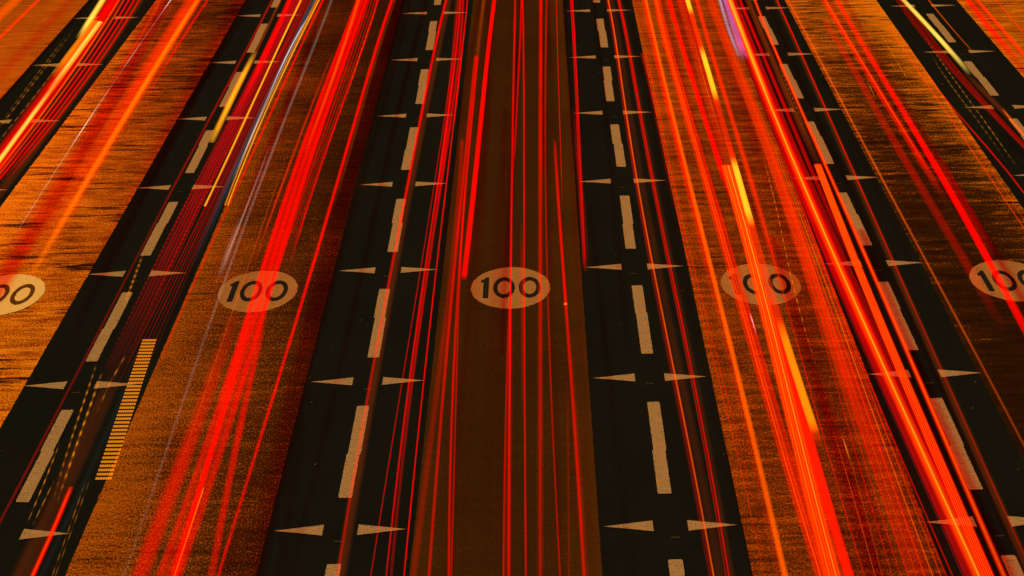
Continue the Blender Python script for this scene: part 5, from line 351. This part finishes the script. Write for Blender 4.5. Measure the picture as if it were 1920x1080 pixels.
  {'label':'red light trail with orange heart lying over the fourth dashed line','st':[{'p':[[4.6659,74.313],[4.4765,58.313],[4.458,56.75],[4.4433,55.186],[4.432,53.622],[4.4232,52.059],[4.4164,50.495],[4.4112,48.931],[4.4071,47.368],[4.4037,45.804],[4.4005,44.24],[4.3975,42.677],[4.3942,41.113],[4.3905,39.55],[4.3862,37.986],[4.3814,36.422],[4.3759,34.859],[4.3698,33.295],[4.3631,31.731],[4.356,30.168],[4.3487,28.604],[4.3414,27.04],[4.3344,25.477],[4.2964,17.0]],'z':0.679,'w':0.0736,'c':(1,0.001,0),'g':0.95,'key':[[58.31,0.9],[47.49,1],[32.08,1],[25.5,0.8]],'core':((1,0.14,0),0.45)}]},
  {'label':'slim red light trail right of the fourth dashed line','st':[{'p':[[5.0398,74.311],[4.9101,58.311],[4.8976,56.769],[4.8844,55.228],[4.8705,53.686],[4.8561,52.145],[4.8411,50.603],[4.8259,49.062],[4.8103,47.52],[4.7946,45.979],[4.7787,44.437],[4.7629,42.896],[4.747,41.354],[4.7312,39.813],[4.7155,38.271],[4.7,36.729],[4.6847,35.188],[4.6696,33.646],[4.6548,32.105],[4.6402,30.563],[4.6258,29.022],[4.6117,27.48],[4.5978,25.939],[4.5172,17.0]],'z':0.672,'w':0.1101,'c':(0.5,0.06,0.0),'g':0.13},{'p':[[5.0493,74.19],[4.9203,58.19],[4.9079,56.652],[4.8947,55.113],[4.8808,53.575],[4.8664,52.037],[4.8515,50.498],[4.8363,48.96],[4.8208,47.422],[4.8051,45.883],[4.7893,44.345],[4.7735,42.807],[4.7577,41.268],[4.7419,39.73],[4.7263,38.192],[4.7108,36.653],[4.6956,35.115],[4.6805,33.577],[4.6657,32.038],[4.6511,30.5],[4.6368,28.962],[4.6227,27.423],[4.6089,25.885],[4.5292,17.0]],'z':0.692,'w':0.03,'c':(1,0.001,0),'g':0.75,'yw':47.39,'key':[[58.19,1.1],[39.85,0.8],[34.29,0.4],[25.46,0.3]]}]},
  {'label':'thin dull orange light trail tracing the edge of the brown lane on the right','st':[{'p':[[5.0736,74.334],[5.1493,58.334],[5.1565,56.812],[5.1604,55.291],[5.1618,53.769],[5.1617,52.248],[5.1605,50.726],[5.1588,49.204],[5.1572,47.683],[5.1559,46.161],[5.1553,44.639],[5.1555,43.118],[5.1565,41.596],[5.1584,40.075],[5.1611,38.553],[5.1642,37.031],[5.1675,35.51],[5.1707,33.988],[5.1731,32.467],[5.1742,30.945],[5.1733,29.423],[5.166,17.0]],'z':0.665,'w':0.046,'c':(0.8,0.1,0.004),'g':0.6,'yw':43.41,'key':[[58.33,0.9],[43.41,1],[35.61,0.7],[29.15,0.4]]}]},
  {'label':'thread thin red light trail in the gap left of the fierce orange one','st':[{'p':[[3.7693,46.421],[3.7989,44.934],[3.8126,43.448],[3.8154,41.961],[3.8111,40.474],[3.8034,38.988],[3.7952,37.501],[3.7888,36.015],[3.7859,34.528],[3.7876,33.041],[3.7945,31.555],[3.8064,30.068],[3.8226,28.581],[3.842,27.095],[3.8626,25.608],[3.9819,17.0]],'z':0.657,'w':0.0238,'c':(1,0.001,0),'g':0.75,'yw':37.06,'f0':1.5,'key':[[46.55,0.2],[40.05,1],[32.18,0.8],[25.58,0.6]]},{'p':[[3.7071,46.33],[3.7381,44.732],[3.7514,43.134],[3.7525,41.537],[3.7466,39.939],[3.7379,38.341],[3.7296,36.743],[3.7243,35.145],[3.724,33.547],[3.7294,31.949],[3.7407,30.351],[3.7574,28.753],[3.7779,27.156],[3.7999,25.558],[3.9177,17.0]],'z':0.677,'w':0.0158,'c':(1,0.001,0),'g':0.45,'yw':36.99,'f0':4.0}]},
  {'label':'bright pure red light trail running onto the rightmost speed marking','st':[{'p':[[6.1698,44.571],[6.1639,43.094],[6.1514,41.617],[6.1322,40.14],[6.1063,38.663],[6.0737,37.186]],'z':0.649,'w':0.1974,'c':(1,0.001,0),'g':0.18,'f0':2.22,'f1':2.22,'prof':0.3},{'p':[[6.3614,74.22],[6.1531,58.22],[6.1334,56.707],[6.1193,55.194],[6.1093,53.682],[6.1023,52.169],[6.0969,50.656],[6.0921,49.144],[6.0869,47.631],[6.0806,46.119],[6.0724,44.606],[6.0618,43.093],[6.0483,41.581],[6.0315,40.068],[6.0113,38.555],[5.9875,37.043],[5.9603,35.53],[5.9296,34.017],[5.5843,17.0]],'z':0.669,'w':0.1193,'c':(1,0.001,0),'g':0.95,'key':[[58.22,0.6],[49.74,0.8],[45.29,1],[37.45,1.1],[36.35,0.9],[33.14,0.7]],'prof':0.4}]},
  {'label':'orange cored red light trail left of the pure red one in the right brown lane','st':[{'p':[[5.912,74.152],[5.8708,58.152],[5.867,56.678],[5.8652,55.204],[5.865,53.73],[5.8662,52.256],[5.8684,50.782],[5.8714,49.308],[5.8749,47.834],[5.8786,46.36],[5.8821,44.886],[5.8853,43.412],[5.8877,41.938],[5.8891,40.464]],'z':0.685,'w':0.1298,'c':(1,0.001,0),'g':0.7,'f1':2.5,'key':[[58.15,0.8],[43.28,0.8],[40.14,0.1]],'prof':0.4},{'p':[[5.9146,74.031],[5.8797,58.031],[5.8765,56.566],[5.8746,55.101],[5.8739,53.636],[5.8742,52.171],[5.8753,50.706],[5.8772,49.24],[5.8796,47.775],[5.8824,46.31],[5.8855,44.845],[5.8887,43.38],[5.8918,41.915]],'z':0.705,'w':0.0299,'c':(1,0.14,0),'g':0.7,'yw':47.26,'key':[[58.03,1],[45.54,0.7],[41.74,0]]}]},
  {'label':'hazy brownish red light band on the left of the right brown lane','st':[{'p':[[5.6598,56.632],[5.6771,55.111],[5.6841,53.59],[5.6842,52.069],[5.6805,50.548],[5.6755,49.027],[5.671,47.506],[5.6683,45.985],[5.6681,44.464],[5.6705,42.943],[5.6752,41.422],[5.681,39.901],[5.6863,38.38],[5.6889,36.859],[5.686,35.338],[5.6743,33.817]],'z':0.642,'w':0.148,'c':(1,0.001,0),'g':0.24,'f0':1.5,'f1':2.5,'key':[[57.13,1],[43.48,0.9],[37.01,0.6],[33.47,0.2]],'prof':0.3}]},
  {'label':'pair of hair thin orange light trails near the right border of the right brown lane','st':[{'p':[[6.8013,55.941],[6.7942,54.392],[6.7881,52.843],[6.7828,51.294],[6.778,49.745],[6.7736,48.196],[6.7692,46.647],[6.7647,45.098],[6.7599,43.549],[6.7545,42.0],[6.7482,40.451],[6.7409,38.902],[6.6377,17.0]],'z':0.681,'w':0.0219,'c':(1,0.04,0),'g':0.65,'yw':47.31,'f0':4.0},{'p':[[6.9179,56.059],[6.9101,54.52],[6.9025,52.981],[6.8949,51.441],[6.8871,49.902],[6.879,48.362],[6.8705,46.823],[6.8612,45.284],[6.8511,43.744],[6.84,42.205],[6.8276,40.665],[6.8139,39.126],[6.6169,17.0]],'z':0.701,'w':0.0199,'c':(1,0.04,0),'g':0.35,'yw':47.2,'f0':4.0}]},
  {'label':'broken hair thin pale light trail in the middle of the right brown lane','st':[{'p':[[6.547,55.086],[6.5265,53.56],[6.5059,52.034],[6.4853,50.508],[6.4647,48.981]],'z':0.718,'w':0.0175,'c':(1,0.3,0.004),'g':0.5,'yw':52.0,'f0':1.83,'f1':1.83,'pulse':0.9},{'p':[[5.7482,49.413],[5.7319,48.594],[5.7156,47.776]],'z':0.738,'w':0.0166,'c':(1,0.3,0.004),'g':0.4,'yw':49.41,'f0':0.49,'f1':0.49}]},
  {'label':'red light trail on the left edge of the rightmost black strip','st':[{'p':[[6.8927,50.32],[6.8962,48.729],[6.9294,47.138],[6.9788,45.548],[7.031,43.957],[7.0724,42.366],[7.0897,40.775],[7.3482,17.0]],'z':0.688,'w':0.0381,'c':(1,0.001,0),'g':0.6,'yw':45.14,'key':[[50.57,0],[47.26,0.8],[43.18,1]]}]},
  {'label':'pale yellow light flash at the top of the rightmost black strip','st':[{'p':[[6.8201,72.749],[7.3047,56.749],[7.3514,55.207],[7.3936,53.666],[7.4298,52.124],[7.4585,50.583],[7.4782,49.041]],'z':0.897,'w':0.1224,'c':(1,0.56,0.02),'g':1.3,'key':[[56.75,0.8],[55.49,1],[51.75,1],[50.44,0.6],[48.95,0]],'core':((1,0.78,0.2),0.6)}]},
  {'label':'slim orange light trail right of the pale yellow flash','st':[{'p':[[7.9761,73.833],[7.952,57.833],[7.9498,56.372],[7.9559,54.911],[7.9704,53.451],[7.9932,51.99]],'z':0.706,'w':0.0298,'c':(1,0.14,0),'g':0.6,'yw':54.73,'key':[[57.83,1],[52.75,0.8],[51.88,0]]}]},
  {'label':'sheaf of dark red light streaks left of the rightmost dashes','st':[{'p':[[7.5958,50.645],[7.6527,49.254],[7.7074,47.864],[7.7599,46.473],[7.8103,45.082],[8.8278,17.0]],'z':0.644,'w':0.1308,'c':(0.5,0.06,0.0),'g':0.22,'f0':1.67,'lines':4},{'p':[[7.5126,74.145],[7.3382,58.145],[7.3209,56.558],[7.3183,54.971],[7.3292,53.384],[7.3523,51.797],[7.3865,50.21],[7.4306,48.623],[7.4835,47.036],[7.5439,45.449],[7.6107,43.862],[8.7414,17.0]],'z':0.664,'w':0.0251,'c':(1,0.001,0),'g':0.3,'yw':49.67},{'p':[[7.5501,74.021],[7.3763,58.021],[7.3591,56.438],[7.3548,54.854],[7.3626,53.271],[7.3817,51.687],[7.4113,50.104],[7.4507,48.521],[7.499,46.937],[7.5554,45.354],[7.6191,43.771],[8.6964,17.0]],'z':0.684,'w':0.025,'c':(1,0.001,0),'g':0.5,'yw':49.56},{'p':[[7.5896,73.897],[7.4143,57.897],[7.397,56.318],[7.391,54.738],[7.3958,53.158],[7.4109,51.578],[7.436,49.999],[7.4706,48.419],[7.5143,46.839],[7.5668,45.259],[7.6274,43.679],[8.6507,17.0]],'z':0.704,'w':0.025,'c':(1,0.001,0),'g':0.3,'yw':49.46},{'p':[[7.6425,73.893],[7.4673,57.893],[7.45,56.313],[7.4423,54.734],[7.444,53.154],[7.4552,51.575],[7.4758,49.995],[7.5058,48.416],[7.5451,46.837],[7.5936,45.257],[7.6514,43.678],[8.628,17.0]],'z':0.704,'w':0.025,'c':(1,0.001,0),'g':0.4,'yw':49.46}]},
  {'label':'two dotted amber light trails on the rightmost black strip','st':[{'p':[[7.3358,53.911],[7.3166,52.486],[7.3043,51.061],[7.2969,49.636],[7.2922,48.21],[7.2881,46.785],[7.2826,45.36],[7.2735,43.935],[7.2588,42.51]],'z':0.687,'w':0.0208,'c':(1,0.3,0.004),'g':0.5,'yw':49.55,'f0':3.42,'f1':3.0,'pulse':0.42},{'p':[[7.2054,51.995],[7.1662,50.462],[7.1553,48.928],[7.1601,47.395],[7.1678,45.861],[7.1657,44.328],[7.1411,42.794]],'z':0.707,'w':0.0208,'c':(1,0.3,0.004),'g':0.32,'yw':49.46,'f0':2.76,'f1':2.76,'pulse':0.42}]},
  {'label':'short orange light trail over the lowest dash at the right border','st':[{'p':[[7.7105,46.877],[7.7142,45.709],[7.7179,44.542],[7.8052,17.0]],'z':0.71,'w':0.0483,'c':(1,0.14,0),'g':0.7,'yw':45.81,'key':[[47.09,0],[46.44,1]]}]},
  {'label':'orange red light trail nearest the top right corner','st':[{'p':[[9.04,73.865],[8.936,57.865],[8.926,56.326],[8.9138,54.787],[8.8992,53.249],[8.8822,51.71],[8.4988,17.0]],'z':0.686,'w':0.0917,'c':(1,0.04,0),'g':0.85},{'p':[[9.6065,73.712],[9.2989,57.712],[9.2736,56.396],[9.2483,55.079],[9.223,53.762],[8.5168,17.0]],'z':0.706,'w':0.0343,'c':(1,0.04,0),'g':0.5,'yw':54.63}]},
  {'label':'lined red light trail just left of the orange red one at the top right corner','st':[{'p':[[9.0662,74.034],[8.7664,58.034],[8.7415,56.705],[8.722,55.377],[8.708,54.048],[8.6994,52.719],[8.6963,51.39]],'z':0.661,'w':0.1642,'c':(1,0.001,0),'g':0.6,'f1':1.99,'prof':0.3,'lines':4}]},
]
def lerp_key(key, y):
    """key runs from far (large y) to near."""
    if y >= key[0][0]: return key[0][1]
    if y <= key[-1][0]: return key[-1][1]
    for (a, va), (b, vb) in zip(key, key[1:]):
        if a >= y >= b:
            t = (a - y) / max(a - b, 1e-6)
            if isinstance(va, tuple): return tuple(p + (q - p) * t for p, q in zip(va, vb))
            return va + (vb - va) * t
    return key[-1][1]
GAIN, VEIL = 0.84, 0.68
def streak_mesh(s):
    P, w, z = s['p'], s['w'], s['z']
    pulse = s.get('pulse'); step = 0.8
    if pulse: step = min(step, pulse / 5.0)
    ys = []
    marks = sorted({k[0] for k in s.get('key', [])} | {k[0] for k in s.get('col', [])}, reverse=True)
    hi, lo = P[0][1], P[-1][1]
    n = max(2, int((hi - lo) / step) + 1)
    ys = [hi + (lo - hi) * k / n for k in range(n + 1)] + [m for m in marks if lo < m < hi]
    ys = sorted(set(ys), reverse=True)
    def X(y):
        for (xa, ya), (xb, yb) in zip(P, P[1:]):
            if ya >= y >= yb: return xa + (xb - xa) * (ya - y) / max(ya - yb, 1e-6)
        return P[-1][0]
    lines = s.get('lines', 0); prof = s.get('prof', 0.75); core = s.get('core')
    na = 6 if w < 0.035 else 10
    if lines: na = 6 * lines
    ph = random.random() * 6.28; ph2 = random.random() * 6.28
    us = [k / na for k in range(na + 1)]
    def across(u):
        e = max(0.0, 1.0 - (2 * u - 1) ** 2)
        b = e ** (prof * 1.6)
        if lines: b *= 0.80 + 0.32 * math.cos(2 * math.pi * lines * u + ph) + 0.18 * math.cos(2 * math.pi * lines * 0.37 * u + ph2)
        return max(0.0, b)
    B = [across(u) for u in us]
    K = [max(0.0, 1.0 - abs(2 * u - 1) / core[1]) ** 0.8 if core else 0.0 for u in us]
    wob = [random.uniform(0, 6.28) for _ in range(3)]
    verts, cols, faces = [], [], []
    hgt = max(0.012, min(0.05, w * 0.3))
    m = na + 1
    ring = 2 * na                                       # top arc na+1 vertices, bottom arc na-1
    for y in ys:
        x = X(y)
        g = s['g'] * (lerp_key(s['key'], y) if 'key' in s else 1.0)
        if pulse:
            t = (y / pulse) % 1.0
            if s.get('soft'): g *= 0.25 + 0.75 * max(0.0, math.sin(2 * math.pi * t)) ** 2
            else: g *= 1.0 if 0.2 < t < 0.65 else 0.12
        g *= 1.0 + 0.07 * math.sin(y * 0.9 + wob[0]) + 0.05 * math.sin(y * 2.3 + wob[1]) + 0.04 * math.sin(y * 6.1 + wob[2])
        if s.get('f0'): g *= min(1.0, (hi - y) / s['f0'])
        if s.get('f1'): g *= min(1.0, (y - lo) / s['f1'])
        ww = w * (y / s['yw']) ** 0.75 if 'yw' in s else w
        c0 = lerp_key(s['col'], y) if 'col' in s else s['c']
        for k, u in enumerate(us):
            e = math.sqrt(max(0.0, 1.0 - (2 * u - 1) ** 2))
            verts.append((x + (u - 0.5) * ww, y, z + hgt * 0.5 * e))
            c = tuple(a + (b - a) * K[k] for a, b in zip(c0, core[0])) if core else c0
            cols.append(tuple(0.5 * GAIN * g * B[k] * q for q in c))
        for k in range(na - 1, 0, -1):
            verts.append((x + (us[k] - 0.5) * ww, y, z - hgt * 0.5 * math.sqrt(max(0.0, 1.0 - (2 * us[k] - 1) ** 2))))
            c = tuple(a + (b - a) * K[k] for a, b in zip(c0, core[0])) if core else c0
            cols.append(tuple(0.5 * GAIN * g * B[k] * q for q in c))
    for r in range(len(ys) - 1):
        a, b = r * ring, (r + 1) * ring
        for k in range(ring):
            j = (k + 1) % ring
            faces.append((a + k, a + j, b + j, b + k))
    faces.append(tuple(range(ring)))
    faces.append(tuple(range((len(ys) - 1) * ring, len(ys) * ring))[::-1])
    return verts, faces, cols
def glow_obj(name, verts, faces, cols, parent=None):
    o = link_mesh(name, verts, faces, GLOW, parent)
    at = o.data.attributes.new('glow', 'FLOAT_COLOR', 'POINT')
    tt = o.data.attributes.new('tint', 'FLOAT_COLOR', 'POINT')
    flat, flat2 = [], []
    for c in cols:
        flat += [c[0], c[1], c[2], 1.0]
        mx = max(c)
        flat2 += [1.0 - VEIL * min(1.0, (mx - q) * 2.0 / GAIN) for q in c] + [1.0]
    at.data.foreach_set('color', flat); tt.data.foreach_set('color', flat2)
    return o
def tag(o, label):
    o['label'] = label; o['category'] = 'light trail'; o['group'] = 'light trails of the passing traffic'
for t in TRAILS:
    if 'grid' in t:
        root = bpy.data.objects.new('light_trail', None); C.objects.link(root)
        (ax, ay), (bx, by), (cx, cy), (dx, dy) = t['grid']; z = t['z']; rows = t['rows']
        root.location = (dx, dy, z); root.empty_display_size = 0.2; tag(root, t['label'])
        proto = None
        for r in range(rows):
            q = r / (rows - 1)
            lx, ly = ax + (dx - ax) * q, ay + (dy - ay) * q
            wd = (bx - ax) * (1 - q) + (cx - dx) * q
            if proto is None:
                vv, ff, cc = [], [], []
                for k in range(7):
                    x0, x1 = (k + 0.03) / 7 * wd, (k + 0.97) / 7 * wd
                    b = len(vv); hy = abs(ay - dy) / (rows - 1) * 0.15
                    for zz in (0.005, -0.005):
                        for (x, y) in ((x0, -hy), ((x0 + x1) / 2, -hy * 1.25), (x1, -hy), (x1, hy), ((x0 + x1) / 2, hy * 1.25), (x0, hy)):
                            vv.append((x, y, zz)); gl = 1.0 if abs(x - (x0 + x1) / 2) < 1e-6 else 0.35
                            cc.append(tuple(0.42 * gl * qq for qq in (1.0, 0.34, 0.012)))
                    ff += [tuple(b + i for i in (5, 4, 3, 2, 1, 0)), tuple(b + 6 + i for i in range(6))]
                    ff += [(b + i, b + (i + 1) % 6, b + 6 + (i + 1) % 6, b + 6 + i) for i in range(6)]
                proto = glow_obj('light_bar', vv, ff, cc, root); proto.location = (lx - dx, ly - dy, 0)
            else: copy_of(proto, (lx - dx, ly - dy, 0), root)
        continue
    if len(t['st']) == 1:
        v, f, c = streak_mesh(t['st'][0]); tag(glow_obj('light_trail', v, f, c), t['label'])
    else:
        s0 = t['st'][0]
        root = bpy.data.objects.new('light_trail', None); C.objects.link(root); root.empty_display_size = 0.2
        base = Vector((s0['p'][-1][0], s0['p'][-1][1], s0['z'])); root.location = base; tag(root, t['label'])
        for s in t['st']:
            v, f, c = streak_mesh(s)
            v = [(x - base.x, y - base.y, zz - base.z) for x, y, zz in v]
            glow_obj('streak', v, f, c, root)
# the one lit amber stud in the middle lane
vv, ff, cc = [], [], []
n = 10
for r, (rr, zz) in enumerate(((0.022, 0.0), (0.017, 0.014), (0.007, 0.020))):
    for k in range(n):
        vv.append((rr * math.cos(2 * math.pi * k / n), 2.0 * rr * math.sin(2 * math.pi * k / n), zz)); cc.append(tuple((0.5, 0.8, 1.0)[r] * q for q in (1.0, 0.42, 0.01)))
for r in range(2):
    for k in range(n): ff.append((r * n + k, r * n + (k + 1) % n, (r + 1) * n + (k + 1) % n, (r + 1) * n + k))
ff += [tuple(2 * n + k for k in range(n)), tuple(range(n))[::-1]]
stud = glow_obj('amber_stud', vv, ff, cc); stud.location = (0.355, 37.72, 0.006)
stud['label'] = 'small glowing amber stud on the right side of the middle lane'; stud['category'] = 'road stud'
